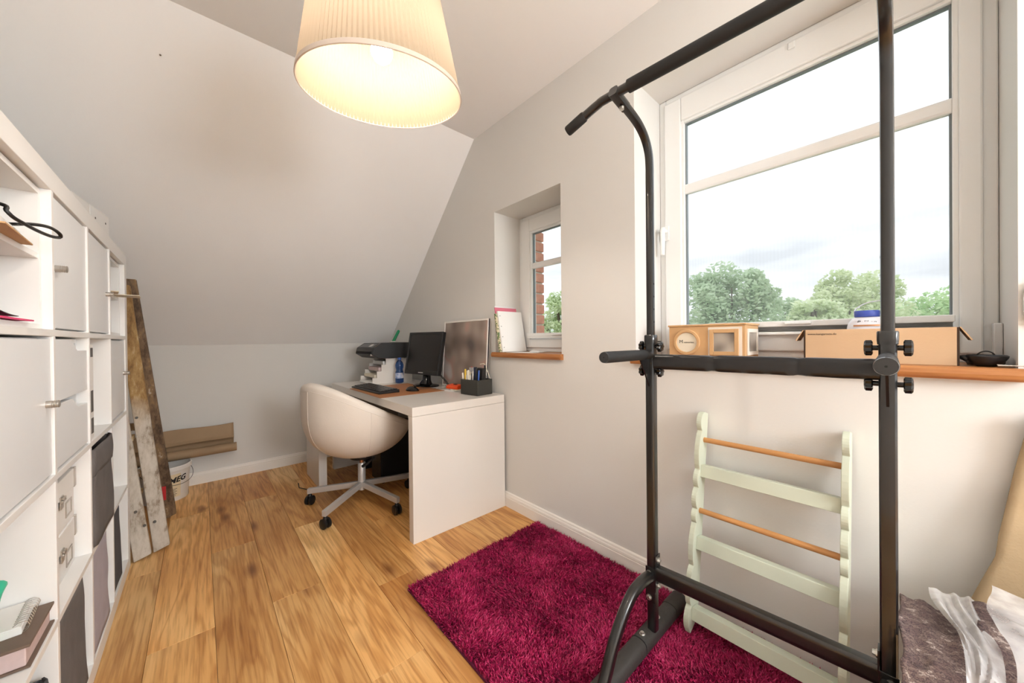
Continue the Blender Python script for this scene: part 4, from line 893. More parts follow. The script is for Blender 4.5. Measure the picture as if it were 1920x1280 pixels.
for i, (x_, lb) in enumerate(((-.050, 'white index card standing at the front of the desk organiser'), (-.036, 'pale index card standing second in the desk organiser'), (.044, 'tall pale index card at the back of the desk organiser'))):
    tag(MB().box((x_, .0+.012*i, .0065), (x_+.002, .045+.012*i, .125+.02*i), Mx).build('index_card', 'paper' if i != 1 else 'paper_cream'), lb, 'card', 'cards in the desk organiser')
tag(MB().tube([Mx @ Vector((.056, -.07, .10)), Mx @ Vector((.052, -.04, .17)), Mx @ Vector((.05, -.02, .195)), Mx @ Vector((.045, .01, .19))], .003, 8).build('cable_loop', 'paper_cream', smooth=60), 'cream cable hanging out of the desk organiser', 'cable')
# orange gadget on note pads
op = Vector((1.33, 2.09, DZ+.0005))
tag(MB().box((-.05, -.06, 0), (.05, .06, .006), rotz(op, R(20))).build('notepad', 'paper', bevel=.001), 'white notepad under the orange gadget', 'notepad')
tag(MB().box((-.045, -.045, 0), (.045, .045, .006), rotz(op+Vector((.005, -.03, .0065)), R(-8))).build('notepad', 'paper_cream', bevel=.001), 'cream notepad directly beneath the orange gadget', 'notepad')
e = thing('hole_punch', op+Vector((0, 0, .013)), 'bright orange hole punch lying on notepads', 'hole punch')
Mo = rotz(op+Vector((0, .01, .013)), R(12))
MB().prism([(-.035, 0), (.035, 0), (.035, .022), (.02, .030), (-.025, .026), (-.035, .015)], -.055, .055, 'y', Mo).build('body', 'orange', e, bevel=.003)
MB().box((-.006, -.012, .0285), (.012, .012, .032), Mo).build('button', 'ink', e, bevel=.001)
tag(MB().box((-.02, -.03, 0), (.02, .03, .03), rotz(Vector((1.395, 2.02, DZ+.0005)), R(15))).build('staple_box', 'red', bevel=.002), 'small red box between the hole punch and the organiser', 'box')
tag(MB().box((-.004, -.04, 0), (.004, .04, .075), rotz(Vector((1.40, 2.08, DZ+.0005)), R(4))).build('card', 'paper', bevel=.001), 'upright pale card behind the orange hole punch', 'card')
# under the desk
pc = thing('computer_tower', (1.18, 2.70, 0), 'black computer tower under the desk', 'computer')
MB().box((1.0, 2.60, .008), (1.36, 2.79, .42)).build('case', 'pc_black', pc, bevel=.004)
MB().box((.995, 2.605, .012), (1.0, 2.785, .416)).build('front_panel', 'gloss_black', pc, bevel=.001)
for (x, y) in ((1.02, 2.62), (1.02, 2.77), (1.34, 2.62), (1.34, 2.77)): MB().cyl((x, y, 0), (x, y, .008), .012, 10).build('foot', 'black_plastic', pc)
tag(MB().box((1.12, 2.84, .0), (1.30, 2.95, .24)).build('paper_bin', 'desk_foil', bevel=.004), 'white box on the floor under the desk', 'box')
tag(MB().box((1.02, 3.0, 0), (1.34, 3.14, .34)).build('folder_box', 'pc_black', bevel=.004), 'dark box behind the white box under the desk', 'box')
for k in range(5):
    yy = 1.80+.04*k; pth = [Vector((1.36, yy+.02, .66)), Vector((1.33, yy, .55-.03*k)), Vector((1.30-.02*k, yy+.05, .32)), Vector((1.28, yy+.10, .05+.02*k)), Vector((1.24-.02*k, yy+.16, .006)), Vector((1.28, yy+.24, .006))]
    tag(MB().tube(smooth_path(pth), .0035, 6).build('cable', 'wire', smooth=60), 'black cable in the tangle under the desk beside the near side panel', 'cable', 'cables under the desk')
hk = [onz(560, 908, .003), onz(561, 914, .003), onz(575, 917, .003), onz(592, 918.5, .003)]
hk[0].z = .035; hk[0].x, hk[0].y = hk[1].x-.004, hk[1].y+.01
tag(MB().tube(hk, .003, 8).build('allen_key', 'wire', smooth=40), 'bent black hex key lying by the desk leg', 'tool')

# ================================================================== PENDANT LAMP
LC = Vector((.414, 1.027, 1.801)); LN = Vector((-.092, -.128, .988)).normalized(); LR = .225
LM = Matrix.Translation(LC) @ Vector((0, 0, 1)).rotation_difference(LN).to_matrix().to_4x4()
lp = thing('pendant_lamp', (LC.x, LC.y, 1.80), 'lit pendant lamp with cream pleated fabric shade', 'lamp')
NP = 110; HS = .34; RTOP = .152
def shr(s): return LR+(RTOP-LR)*s/HS
rings = []
for s in (0, .02, .06, .12, .18, .24, .30, HS):
    rings.append([LM @ Vector(((shr(s)+(.0019 if k % 2 else -.0019))*math.cos(2*math.pi*k/(2*NP)), (shr(s)+(.0019 if k % 2 else -.0019))*math.sin(2*math.pi*k/(2*NP)), s)) for k in range(2*NP)])
MB().ring_sweep(rings, cap=False).build('shade', 'shade_fabric', lp, smooth=20)
for s, nm in ((0, 'bottom_trim'), (HS, 'top_trim')):
    r_ = shr(s); k_ = (LR-RTOP)/HS; prof = [(r_+.0034, s-.001), (r_+.0034-k_*.011, s+.011), (r_+.0018-k_*.011, s+.011), (r_+.0012, s+.0005), (r_-.0006, s+.0005), (r_-.0012, s-.001), (r_+.0008, s-.0025)]
    MB().lathe(prof, seg=120, M=LM, closed=True).build(nm, 'trim_band', lp, smooth=40)
bs = .112
MB().lathe([(.0001, bs-.031), (.012, bs-.0285), (.022, bs-.021), (.0285, bs-.009), (.030, bs+.002), (.027, bs+.016), (.02, bs+.032), (.0145, bs+.045), (.013, bs+.052), (.0001, bs+.052)], seg=32, M=LM).build('bulb', 'bulb_lit', lp, smooth=60)
MB().lathe([(.0001, bs+.053), (.018, bs+.053), (.02, bs+.06), (.02, bs+.11), (.012, bs+.125), (.0001, bs+.125)], seg=24, M=LM).build('socket', 'lamp_cord', lp, smooth=40)
q = MB()
for k in range(3):
    a = 2*math.pi*k/3; q.tube([LM @ Vector((.018*math.cos(a), .018*math.sin(a), bs+.10)), LM @ Vector((shr(HS-.01)*math.cos(a), shr(HS-.01)*math.sin(a), HS-.01))], .0018, 6)
q.build('shade_spider', 'silver', lp)
ctop = LM @ Vector((0, 0, bs+.12)); ceil_pt = Vector((ctop.x-.04, ctop.y-.05, ZC))
MB().tube(smooth_path([ctop, ctop+Vector((-.012, -.016, .12)), ceil_pt-Vector((0, 0, .05)), ceil_pt-Vector((0, 0, .01))]), .0035, 8).build('cord', 'lamp_cord', lp, smooth=60)
MB().lathe([(.0001, -.045), (.008, -.045), (.05, -.012), (.052, -.001), (.0001, -.001)], tuple(ceil_pt), 32).build('ceiling_rose', 'lamp_cord', lp, smooth=40)

# added fill light behind the camera, unseen, built as a globe on a stand
GP = (.80, -1.70, 0); GR = .36; GZC = 1.45
gl_ = thing('added_fill_lamp', GP, 'added fill lamp, an unseen white globe on a stand behind the camera', 'lamp')
MB().lathe([(max(.0001, (GR-.004*(k % 2))*math.sin(math.pi*k/32)), -GR*math.cos(math.pi*k/32)) for k in range(33)], (GP[0], GP[1], GZC), 48).build('fill_globe', 'fill_globe_lit', gl_, smooth=60)
MB().lathe([(.0001, 0), (.15, 0), (.15, .012), (.02, .02), (.0125, .03), (.0125, GZC-GR-.02), (.05, GZC-GR-.01), (.05, GZC-GR-.001), (.0001, GZC-GR-.001)], GP, 32).build('stand', 'rig_black', gl_, smooth=40)

# ================================================================== RUG
RX0, RX1, RY0, RY1 = .645, 1.452, -.075, 1.425
rg = thing('rug', ((RX0+RX1)/2, (RY0+RY1)/2, 0), 'deep magenta shaggy rug in front of the window wall', 'rug')
MB().box((RX0+.006, RY0+.006, .0005), (RX1-.006, RY1-.006, .009)).build('backing', mat('rug_backing', (92, 8, 54), .9, var=.2, vscale=30), rg)
vs = []; fs = []; cols = []
rnd = random.Random(3)
NTUFT = 100000
lo = Vector(((RX0+RX1)/2, (RY0+RY1)/2, .006))
for i in range(NTUFT):
    x = RX0+.008+(RX1-RX0-.016)*rnd.random(); y = RY0+.008+(RY1-RY0-.016)*rnd.random()
    nz1 = noise.noise(Vector((x*7, y*7, 1.3))); nz2 = noise.noise(Vector((x*7, y*7, 9.1))); nz3 = noise.noise(Vector((x*26, y*26, 4.2)))
    lx = nz1*.012+rnd.gauss(0, .006); ly = nz2*.012+rnd.gauss(0, .006); h = .017+.006*nz3+rnd.uniform(-.003, .004)
    a = rnd.uniform(0, math.pi); wx, wy = .0028*math.cos(a), .0028*math.sin(a)
    n = len(vs); bx_, by_, bz_ = x-lo.x, y-lo.y, 0
    vs += [(bx_-wx, by_-wy, 0), (bx_+wx, by_+wy, 0), (bx_+lx*.6+wx*.7, by_+ly*.6+wy*.7, h*.75), (bx_+lx*.6-wx*.7, by_+ly*.6-wy*.7, h*.75), (bx_+lx*1.3, by_+ly*1.3, h)]
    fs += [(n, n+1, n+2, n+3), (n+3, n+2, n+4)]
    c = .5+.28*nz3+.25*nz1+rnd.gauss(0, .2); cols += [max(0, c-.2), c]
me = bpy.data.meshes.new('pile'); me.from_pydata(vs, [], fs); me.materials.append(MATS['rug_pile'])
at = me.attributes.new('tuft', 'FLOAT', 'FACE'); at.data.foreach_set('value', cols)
pile = bpy.data.objects.new('pile', me); COL.objects.link(pile); pile.parent = rg; pile.location = lo-Vector(rg.location); pile['kind'] = 'stuff'

# ================================================================== PULL-UP STATION
rig = thing('pull_up_station', (1.12, .30, .02), 'black steel pull-up and dip station in front of the large window', 'exercise rack')
PLx, PLy = 1.150, .578; PRx, PRy = 1.190, .027
ZR = .022
def lerp(a, b, t): return a+(b-a)*t
for side, (x, y, sg) in enumerate(((PLx, PLy, 1), (PRx, PRy, -1))):
    MB().tube([(x, y, ZR+.052), (x, y, 1.066)], .0152, 24, sq=5).build('lower_post', 'rig_black', rig, smooth=35)
    MB().tube([(x, y, 1.050), (x, y, 1.060), (x, y, 1.078), (x, y, 1.081)], [.0172, .0180, .0180, .0165], 24, sq=5).build('post_collar', 'rig_black', rig, smooth=35)
    pth = [(x, y, 1.07), (x, y, 1.35), (x, y, 1.60), (x, y, 1.655), (x-.007, y, 1.70), (x-.032, y, 1.74), (x-.07, y, 1.767), (x-.12, y, 1.784), (x-.205, y, 1.803)]
    up = MB().tube(smooth_path([Vector(p) for p in pth], 4), .0118, 20, sq=4).build('upper_post', 'rig_black', rig, smooth=40)
    for k in range(4): MB().tube([(x+.0, y-sg*.0112, 1.125+.043*k), (x, y-sg*.0121, 1.125+.043*k)], .0032, 10).build('adjust_hole', 'inside_dark', up)
    MB().tube([(x-.150, y, 1.790), (x-.224, y, 1.808)], [.0135, .0145], 20, sq=4).build('bar_bracket', 'rig_black', rig, smooth=40)
    MB().tube([(x-.178, y-.002, 1.771), (x-.178, y-.002, 1.779)], .007, 12).build('bolt', 'bolt_zinc', rig)
    # dip handle
    dh = MB().tube([(x, y, 1.015), (x-.275, y+.004*sg, 1.015)], .0155, 24).build('dip_handle', 'rig_black', rig, smooth=40)
    MB().tube([(x-.05, y, 1.015), (x-.268, y+.004*sg, 1.015), (x-.272, y+.004*sg, 1.015)], [.0172, .0172, .0165], 28).build('foam_grip', 'rig_foam', dh, smooth=40)
    MB().tube([(x-.2715, y+.004*sg, 1.015), (x-.2765, y+.004*sg, 1.015)], [.0166, .0158], 28).build('end_cap', 'rig_black', dh, smooth=40)
    MB().tube([(x-.2764, y+.004*sg, 1.015), (x-.2769, y+.004*sg, 1.015)], .0022, 10).build('cap_hole', 'inside_dark', dh)
    MB().prism([(x-.014, .999), (x-.075, .999), (x-.014, .905)], y-.0025, y+.0025, 'y').build('gusset', 'rig_black', rig)
    # star knobs
    for z in (1.042, .958):
        for s2 in (-1, 1):
            k = MB(); y1_ = y+s2*.0152
            k.tube([(x, y1_-s2*.004, z), (x, y1_+s2*.012, z)], .0062, 12)
            rings = []
            for off, sc in ((.009, .78), (.011, 1), (.021, 1), (.0235, .82), (.0245, .4)):
                rings.append([Vector((x+.0165*sc*(1+.13*math.cos(7*2*math.pi*i/42))*math.cos(2*math.pi*i/42), y1_+s2*off, z+.0165*sc*(1+.13*math.cos(7*2*math.pi*i/42))*math.sin(2*math.pi*i/42))) for i in range(42)])
            k.ring_sweep(rings); k.build('star_knob', 'gloss_black', rig, smooth=40)
    # base foot
    ft = MB().tube([(1.385, y+.012*sg, ZR+.027), (.60, y+.012*sg, ZR+.027)], .0275, 24, sq=2.8).build('base_foot', 'rig_foot', rig, smooth=45)
    for xa, xb in ((1.30, 1.392), (.593, .68)):
        MB().tube([(xa, y+.012*sg, ZR+.0285), (xb-.006, y+.012*sg, ZR+.0285), (xb, y+.012*sg, ZR+.0285)], [.0285, .0285, .025], 24, sq=2.8).build('rubber_cap', 'rig_foot', ft, smooth=45)
    MB().tube([(1.075, y+.012*sg, ZR+.0278), (1.078, y+.012*sg, ZR+.0278)], .0283, 24, sq=2.8).build('seam_ring', 'inside_dark', ft)
    for bxx, byy in ((1.098, .0), (1.205, .0), (.90, .0)):
        b4 = MB(); b4.tube([(bxx, y+.012*sg, ZR+.052), (bxx, y+.012*sg, ZR+.057)], .0095, 18); b4.tube([(bxx, y+.012*sg, ZR+.057), (bxx, y+.012*sg, ZR+.063)], [.0072, .0060], 6)
        b4.build('bolt', 'bolt_zinc', rig)
    # curved brace down to the foot
    bpts = [Vector((x+dx_, y, z_)) for dx_, z_ in ((-.016, .262), (-.05, .268), (-.09, .268), (-.14, .257), (-.194, .219), (-.245, .162), (-.280, .104), (-.305, .066))]
    MB().tube(smooth_path(bpts, 4), .0155, 20, sq=3.5).build('brace', 'rig_black', rig, smooth=40)
    MB().box((x-.0185, y-.0165, .175), (x-.0152, y+.0165, .292)).build('brace_plate', 'rig_black', rig, bevel=.001)
    for z in (.272, .190):
        b4 = MB(); b4.tube([(x-.0183, y+.004*sg, z), (x-.0215, y+.004*sg, z)], .0098, 18); b4.tube([(x-.0215, y+.004*sg, z), (x-.027, y+.004*sg, z)], [.0075, .0062], 6); b4.build('bolt', 'bolt_zinc', rig)
# pad bar and cross bar
def padring(t):
    c = Vector((lerp(PLx, PRx, t), lerp(PLy-.012, PRy+.012, t), .991-.0*t)); ring = []
    for k in range(20):
        a = 2*math.pi*(k+.5)/20; ca1, sa1 = math.cos(a), math.sin(a); q_ = 1/((abs(ca1)**5+abs(sa1)**5)**.2)
        dx, dz = ca1*q_*.014, sa1*q_*.0245
        dent = sum(math.exp(-((t-t0)/.018)**2)*am for t0, am in ((.34, .0045), (.72, .005)))+.0016*noise.noise(Vector((t*14, k*.5, 0)))
        if dx < 0: dx += dent*(1-abs(dz)/.03)
        dz *= 1-.5*dent/.0245
        ring.append(c+Vector((dx, 0, dz)))
    return ring
MB().ring_sweep([padring(i/60) for i in range(61)]).build('pad_bar', 'rig_vinyl', rig, smooth=50)
MB().tube([(PLx, PLy-.014, .274), (PRx, PRy+.014, .274)], .0001, 4)
dv = Vector((PRx-PLx, PRy-PLy, 0)).normalized(); nv2 = Vector((-dv.y, dv.x, 0))
q = MB(); a = Vector((PLx, PLy-.0155, 0)); b3 = Vector((PRx, PRy+.0155, 0)); rings = []
for p in (a, b3):
    ring = []
    for k in range(24):
        an_ = 2*math.pi*(k+.5)/24; ca1, sa1 = math.cos(an_), math.sin(an_); q_ = 1/((abs(ca1)**6+abs(sa1)**6)**(1/6)); ring.append(p+nv2*(ca1*q_*.0145)+Vector((0, 0, .274+sa1*q_*.024)))
    rings.append(ring)
q.ring_sweep(rings).build('cross_bar', 'rig_black', rig, smooth=40)
for (x, y, s2) in ((PLx, PLy, -1), (PRx, PRy, 1)):
    MB().box((x-.016, min(y+s2*.0152, y+s2*.0185), .215), (x+.016, max(y+s2*.0152, y+s2*.0185), .335)).build('bar_plate', 'rig_black', rig)
    for z in (.318, .232):
        b4 = MB(); b4.tube([(x, y+s2*.0183, z), (x, y+s2*.0215, z)], .0095, 18); b4.tube([(x, y+s2*.0215, z), (x, y+s2*.0275, z)], [.0072, .006], 6); b4.build('bolt', 'bolt_zinc', rig)
# pull-up bar
BXx, BZ = .939, 1.806
bpt = [Vector((BXx-.012, .748, BZ-.040)), Vector((BXx-.004, .69, BZ-.018)), Vector((BXx, .64, BZ-.003)), Vector((BXx, .60, BZ)), Vector((BXx+.01, .40, BZ)), Vector((BXx+.028, .1, BZ)), Vector((BXx+.038, -.02, BZ)), Vector((BXx+.04, -.06, BZ-.003)), Vector((BXx+.036, -.10, BZ-.018)), Vector((BXx+.03, -.155, BZ-.040))]
bar = MB().tube(smooth_path(bpt, 5), .0135, 20).build('pull_up_bar', 'rig_black', rig, smooth=50)
MB().tube([(BXx+.003, .535, BZ), (BXx+.030, .075, BZ)], .0185, 24).build('foam_grip', 'rig_foam', bar, smooth=40)
for p0, p1 in (((bpt[0]), (bpt[1])), ((bpt[-1]), (bpt[-2]))):
    d_ = (p1-p0); MB().tube([p0-d_*.06, p0, p0+d_*.98, p0+d_*1.05], [.0145, .0165, .0165, .015], 24).build('foam_grip', 'rig_foam', bar, smooth=40)

# ================================================================== MINT RACK
rk = thing('book_rack', (1.32, .318, .022), 'mint green scalloped wooden rack with dowels leaning on the wall', 'rack')
sA, cA = math.sin(R(10.6)), math.cos(R(10.6))
def RL(s, d): return (1.250+s*sA+d*cA, .040+s*cA-d*sA)
tot = .765
cuts = [0, 47, 82, 121, 203, 230, 272, 308, 387, 424]
fr = []
for a_, b_2 in zip(cuts[:-1], cuts[1:]):
    s0, s1 = a_/424*tot, b_2/424*tot; L = s1-s0; amp = min(.018, .24*L)
    for k in range(8):
        t = k/8; fr.append((s0+L*t, .012-amp*math.sin(math.pi*t)**.7))
fr.append((tot, .014))
poly = [RL(*p) for p in fr]+[RL(tot+.004, .03), RL(tot, .062), RL(.05, .082), RL(.012, .055), RL(-.010, .02)]
zmin = min(p[1] for p in poly); xmax = max(p[0] for p in poly)
sh_ = XW-.003-xmax
poly = [(p[0]+sh_, p[1]-zmin+.022) for p in poly]
def RL2(s, d): p = RL(s, d); return (p[0]+sh_, p[1]-zmin+.022)
for y0_, y1_ in ((.509, .527), (.107, .125)): MB().prism(poly, y0_, y1_, 'y').build('side_panel', 'mint', rk, bevel=.0015)
for s, d in ((.665, .035), (.408, .035)):
    x, z = RL2(s, d); MB().cyl((x, .125, z), (x, .509, z), .0095, 20).build('dowel', 'dowel_wood', rk, smooth=40)
for s0 in (.530, .275, .035):
    MB().prism([RL2(s0, .020), RL2(s0+.044, .020), RL2(s0+.044, .058), RL2(s0, .058)], .125, .509, 'y').build('ledge', 'mint', rk, bevel=.0015)

# ================================================================== SILL OBJECTS
SZ = .9882
mb = thing('keepsake_box', (1.585, .533, SZ), 'wooden keepsake box with round and square photo frames on the sill', 'box')
mx0, mx1, my0, my1, mh = 1.50, 1.675, .393, .672, .128
MB().box((mx0, my0, SZ), (mx1, my1, SZ+mh)).build('body', 'mdf', mb, bevel=.001)
MB().box((mx0-.004, my0-.004, SZ+mh+.0004), (mx1+.003, my1+.004, SZ+mh+.0075)).build('lid', 'mdf', mb, bevel=.001)
cyy, czz = .600, SZ+.064; My = Matrix.Translation((mx0, cyy, czz)) @ Matrix.Rotation(R(-90), 4, 'Y')
MB().lathe([(.040, 0), (.052, 0), (.052, .005), (.050, .007), (.042, .007), (.040, .004)], seg=40, M=My, closed=True).build('round_frame', 'mdf', mb, smooth=35)
MB().lathe([(.0001, 0), (.040, 0), (.040, .0015), (.0001, .0015)], seg=40, M=My).build('round_card', 'paper_cream', mb)
tm = Matrix(((0, 0, -1, mx0-.0018), (-1, 0, 0, cyy), (0, 1, 0, czz-.004), (0, 0, 0, 1)))
MB().text('M', .020, tm @ Matrix.Translation((-.022, 0, 0)), .0002).text('emories', .0115, tm @ Matrix.Translation((.0095, 0, 0)), .0002).build('lettering', 'ink', mb)
q = MB(); fy0, fy1, fz0, fz1 = .412, .512, SZ+.014, SZ+.114; t = .014
q.box((mx0-.007, fy0, fz0), (mx0, fy0+t, fz1)).box((mx0-.007, fy1-t, fz0), (mx0, fy1, fz1)).box((mx0-.007, fy0+t, fz0), (mx0, fy1-t, fz0+t)).box((mx0-.007, fy0+t, fz1-t), (mx0, fy1-t, fz1)); q.build('square_frame', 'mdf', mb, bevel=.001)
q = MB(); q.box((mx0-.002, fy0-.01, fz0-.008), (mx0, fy0, fz1+.008)).box((mx0-.002, fy1, fz0-.008), (mx0, fy1+.006, fz1+.008)).box((mx0-.002, fy0, fz1), (mx0, fy1, fz1+.008)); q.build('white_border', 'whitewash', mb)
MB().box((mx0-.0015, fy0+t, fz0+t), (mx0, fy1-t, fz1-t)).build('photo', 'photo_print', mb)
q = MB(); sx0, sx1 = mx0+.02, mx1-.02; q.box((sx0, my0-.005, fz0), (sx0+t, my0, fz1)).box((sx1-t, my0-.005, fz0), (sx1, my0, fz1)).box((sx0+t, my0-.005, fz0), (sx1-t, my0, fz0+t)).box((sx0+t, my0-.005, fz1-t), (sx1-t, my0, fz1)); q.build('side_frame', 'whitewash', mb, bevel=.001)
MB().box((sx0+t, my0-.0012, fz0+t), (sx1-t, my0, fz1-t)).build('photo', 'photo_print', mb)
tag(MB().tube([(mx0+.05, .53, SZ+mh+.0105), (mx0+.07, .45, SZ+mh+.0105)], [.0025, .0025], 8).build('pencil_stub', 'silver', smooth=40), 'small grey pen lying on the keepsake box', 'pen')
# carton
kb2 = thing('shoe_carton', (1.555, .065, SZ), 'open-flapped cardboard carton with a printed web address on the sill', 'carton')
kx0, kx1, ky0, ky1, kh = 1.508, 1.585, -.092, .222, .104
MB().box((kx0, ky0, SZ), (kx1, ky1, SZ+kh)).build('body', 'cardboard', kb2, bevel=.0012)
for yy, sg in ((ky0, -1), (ky1, 1)):
    MB().box((kx0, min(yy, yy+sg*.004), SZ), (kx1, max(yy, yy+sg*.004), SZ+kh-.001)).build('end_edge', 'cardboard_dark', kb2)
    MB().prism([(yy+sg*.004, SZ+kh), (yy+sg*.0065, SZ+kh), (yy+sg*.026, SZ+kh-.034), (yy+sg*.0235, SZ+kh-.036)], kx0, kx1, 'x').build('flap', 'cardboard', kb2)
tk = Matrix(((0, 0, -1, kx0-.0003), (-1, 0, 0, ky1-.006), (0, 1, 0, SZ+kh-.017), (0, 0, 0, 1)))
MB().text('www.kangaroos.de', .0092, tk, .0002, 'LEFT').build('lettering', 'ink', kb2)
# glue bottle
gp = (1.625, .083, SZ)
gb = thing('glue_bottle', gp, 'white glue bottle with blue cap standing behind the carton', 'bottle')
MB().lathe([(.0001, 0), (.042, 0), (.046, .01), (.05, .07), (.0495, .100), (.045, .124), (.034, .141), (.026, .145), (.0001, .145)], gp, 36, Matrix.Diagonal((.6, 1, 1, 1))).build('body', 'glue_white', gb, smooth=45)
MB().lathe([(.0001, .1445), (.029, .1445), (.030, .147), (.030, .163), (.028, .165), (.0001, .165)], gp, 30, Matrix.Diagonal((.75, 1, 1, 1))).build('cap', 'glue_cap', gb, smooth=40)
tg = Matrix(((0, 0, -1, gp[0]-.0288), (-1, 0, 0, gp[1]), (0, 1, 0, SZ), (0, 0, 0, 1)))
def gbend(v): k = max(0, 1-(v.x/.052)**2)**.5; return Vector((v.x, v.y, v.z-(1-k)*.026))
MB().grid(lambda u, v: tg @ gbend(Vector((-.03+.06*u, 0.1135+.005*v, .0012))), 12, 1).build('label_stripe', 'copper', gb, solid=.0003)
MB().text('Pelikan', .016, tg @ Matrix.Translation((0, .1215, -.004)), .0003, 'CENTER', .2, gbend).build('lettering', 'ink', gb)
MB().tube(smooth_path([Vector((gp[0], gp[1]+.03, SZ+.15)), Vector((gp[0], gp[1]+.026, SZ+.172)), Vector((gp[0], gp[1]+.0, SZ+.19)), Vector((gp[0]-.005, gp[1]-.03, SZ+.195))]), .0016, 6).build('cap_strap', 'glue_white', gb, smooth=60)
# black dish, whisk, black tin
bpz = Vector((1.525, -.140, SZ))
db = thing('oil_dish', bpz, 'black cast dish with small loop handle on the sill beside the carton', 'dish')
MB().lathe([(.0001, .0), (.016, 0), (.027, .008), (.036, .022), (.037, .027), (.033, .030), (.028, .0285), (.022, .020), (.0001, .017)], tuple(bpz), 36, Matrix.Diagonal((1.15, .95, 1, 1))).build('dish', 'iron_black', db, smooth=45)
MB().tube(arc(bpz+Vector((.030, -.002, .024)), .0145, 0, 180, 12, (0, 1, 0), (0, 0, 1)), .0016, 8).build('loop_handle', 'iron_black', db, smooth=50)
MB().tube([bpz+Vector((-.005, .030, .020)), bpz+Vector((-.004, .040, .023)), bpz+Vector((-.003, .045, .024))], [.010, .006, .003], 12).build('spout', 'iron_black', db, smooth=50)
tag(MB().lathe([(.0001, 0), (.03, 0), (.033, .006), (.030, .02), (.02, .026), (.0001, .026)], (1.60, -.145, SZ), 24).build('black_tin', 'iron_black', smooth=40), 'flat black tin behind the black dish on the sill', 'tin')
fk = thing('wire_fork', (1.46, -.168, SZ), 'small wire fork lying at the sill edge beside the black dish', 'fork')
for k in range(3): MB().tube([(1.453+.006*k, -.150, SZ+.006+.001*k), (1.452+.004*k, -.172, SZ+.007), (1.452, -.19, SZ+.007)], .0011, 6).build('tine', 'bolt_zinc', fk, smooth=50)
MB().tube([(1.452, -.189, SZ+.006), (1.455, -.192, SZ+.006)], .004, 8).build('shank', 'iron_black', fk)
# white strip in the reveal and rounded fitting on the wall
tag(MB().box((1.66, -.1805, SZ), (1.70, -.165, SZ+.115)).build('plastic_strip', 'film', bevel=.003), 'white plastic strip standing in the corner of the large window recess', 'strip')
wf = thing('shutter_winder', (XW-.012, -.215, 1.10), 'white rounded shutter belt winder on the wall beside the large window', 'winder')
rings = []
for off, sc in ((0, 1), (.010, 1), (.016, .92), (.019, .7)):
    rings.append([Vector((XW-.0005-off, -.213+.026*sc*(abs(math.cos(a_))**.7)*(1 if math.cos(a_) > 0 else -1), 1.145+.052*sc*(abs(math.sin(a_))**.7)*(1 if math.sin(a_) > 0 else -1))) for a_ in [2*math.pi*i/40 for i in range(40)]])
MB().ring_sweep(rings).build('cover', 'upvc', wf, smooth=40)
MB().box((XW-.021, -.220, 1.12), (XW-.0185, -.206, 1.17)).build('belt_slot', 'gasket', wf, bevel=.001)
# notebooks leaning in the small window recess
def leaner(name, m, y, x0, x1, h, t, label, ang, cat='notebook'):
    M_ = Matrix.Translation((0, y, SZ+.0005)) @ Matrix.Rotation(R(-ang), 4, 'X')
    e = MB().box((x0, 0, 0), (x1, t, h), M_)
    return e.v, e.f, M_
def book(name, m, y, x0, x1, h, t, label, ang, cat):
    M_ = Matrix.Translation((0, y, SZ+.0005)) @ Matrix.Rotation(R(-ang), 4, 'X')
    z = min((M_ @ Vector((0, t, 0))).z, (M_ @ Vector((0, 0, 0))).z); M_ = Matrix.Translation((0, 0, SZ+.0005-z)) @ M_
    return tag(MB().box((x0, 0, 0), (x1, t, h), M_).build(name, m, bevel=.0008), label, cat), M_
nb, M_ = book('writing_pad', 'paper', 1.718, 1.452, 1.662, .272, .012, 'white punched writing pad leaning in the small window recess', 11, 'pad')
for k in range(4): MB().tube([M_ @ Vector((1.466, -.0006, .03+.07*k)), M_ @ Vector((1.466, .002, .03+.07*k))], .003, 10).build('punch_hole', 'grey_ink', nb)
book('patterned_book', 'leaf_print', 1.7313, 1.440, 1.64, .255, .014, 'notebook with green leaf print behind the white writing pad', 11, 'notebook')
book('card_folder', 'pink', 1.7466, 1.455, 1.645, .300, .006, 'pink card folder sticking up behind the writing pad', 11, 'folder')
book('clear_folder', 'film', 1.7537, 1.462, 1.638, .312, .004, 'clear pale folder, the tallest behind the pink one', 11, 'folder')
tag(MB().box((-.06, -.10, 0), (.06, .10, .0015), rotz(Vector((1.53, 1.60, SZ)), R(12))).build('loose_paper', 'paper'), 'loose white paper lying on the small window sill', 'paper')
tag(MB().grid(lambda u, v: (1.56+.07*u, 1.50+.09*v, SZ+.003+.010*math.sin(3*u)*v), 6, 6).build('crumpled_paper', 'paper', solid=.001), 'crumpled scrap of paper at the back of the small sill', 'paper')

# ================================================================== FELT, FILM AND PAPER SHEET
def fb(p, s, a): return a*noise.noise(Vector(p)*s)
# kraft sheet standing against the wall
edge = [(1806, 1140), (1838, 1085), (1865, 1040), (1872, 1000), (1885, 960), (1903, 895), (1920, 838), (1936, 780)]
def ks(u, v):
    t = v*(len(edge)-1); i = min(int(t), len(edge)-2); f = t-i; uu = edge[i][0]*(1-f)+edge[i+1][0]*f; vv = edge[i][1]*(1-f)+edge[i+1][1]*f
    p = onx(uu, vv, 1.425); z0_ = p.z
    if i == 0 and f < .001: z0_ = p.z
    y = p.y-u*.42; x = 1.425+.03*math.sin(u*2.2)-.02*u+fb((u*2, v*2, 0), 1.0, .02)+.035*(v-.5)
    return (min(x, XW-.006), y, z0_+.05*u*v)
kpiece = MB().grid(ks, 24, 28)
low = MB()
def ks2(u, v):
    p = Vector(ks(u, 0)); return (p.x-.02*(1-v)+.0*v, p.y-.02*(1-v), .003+(p.z-.003)*v)
kpiece.grid(ks2, 24, 12)
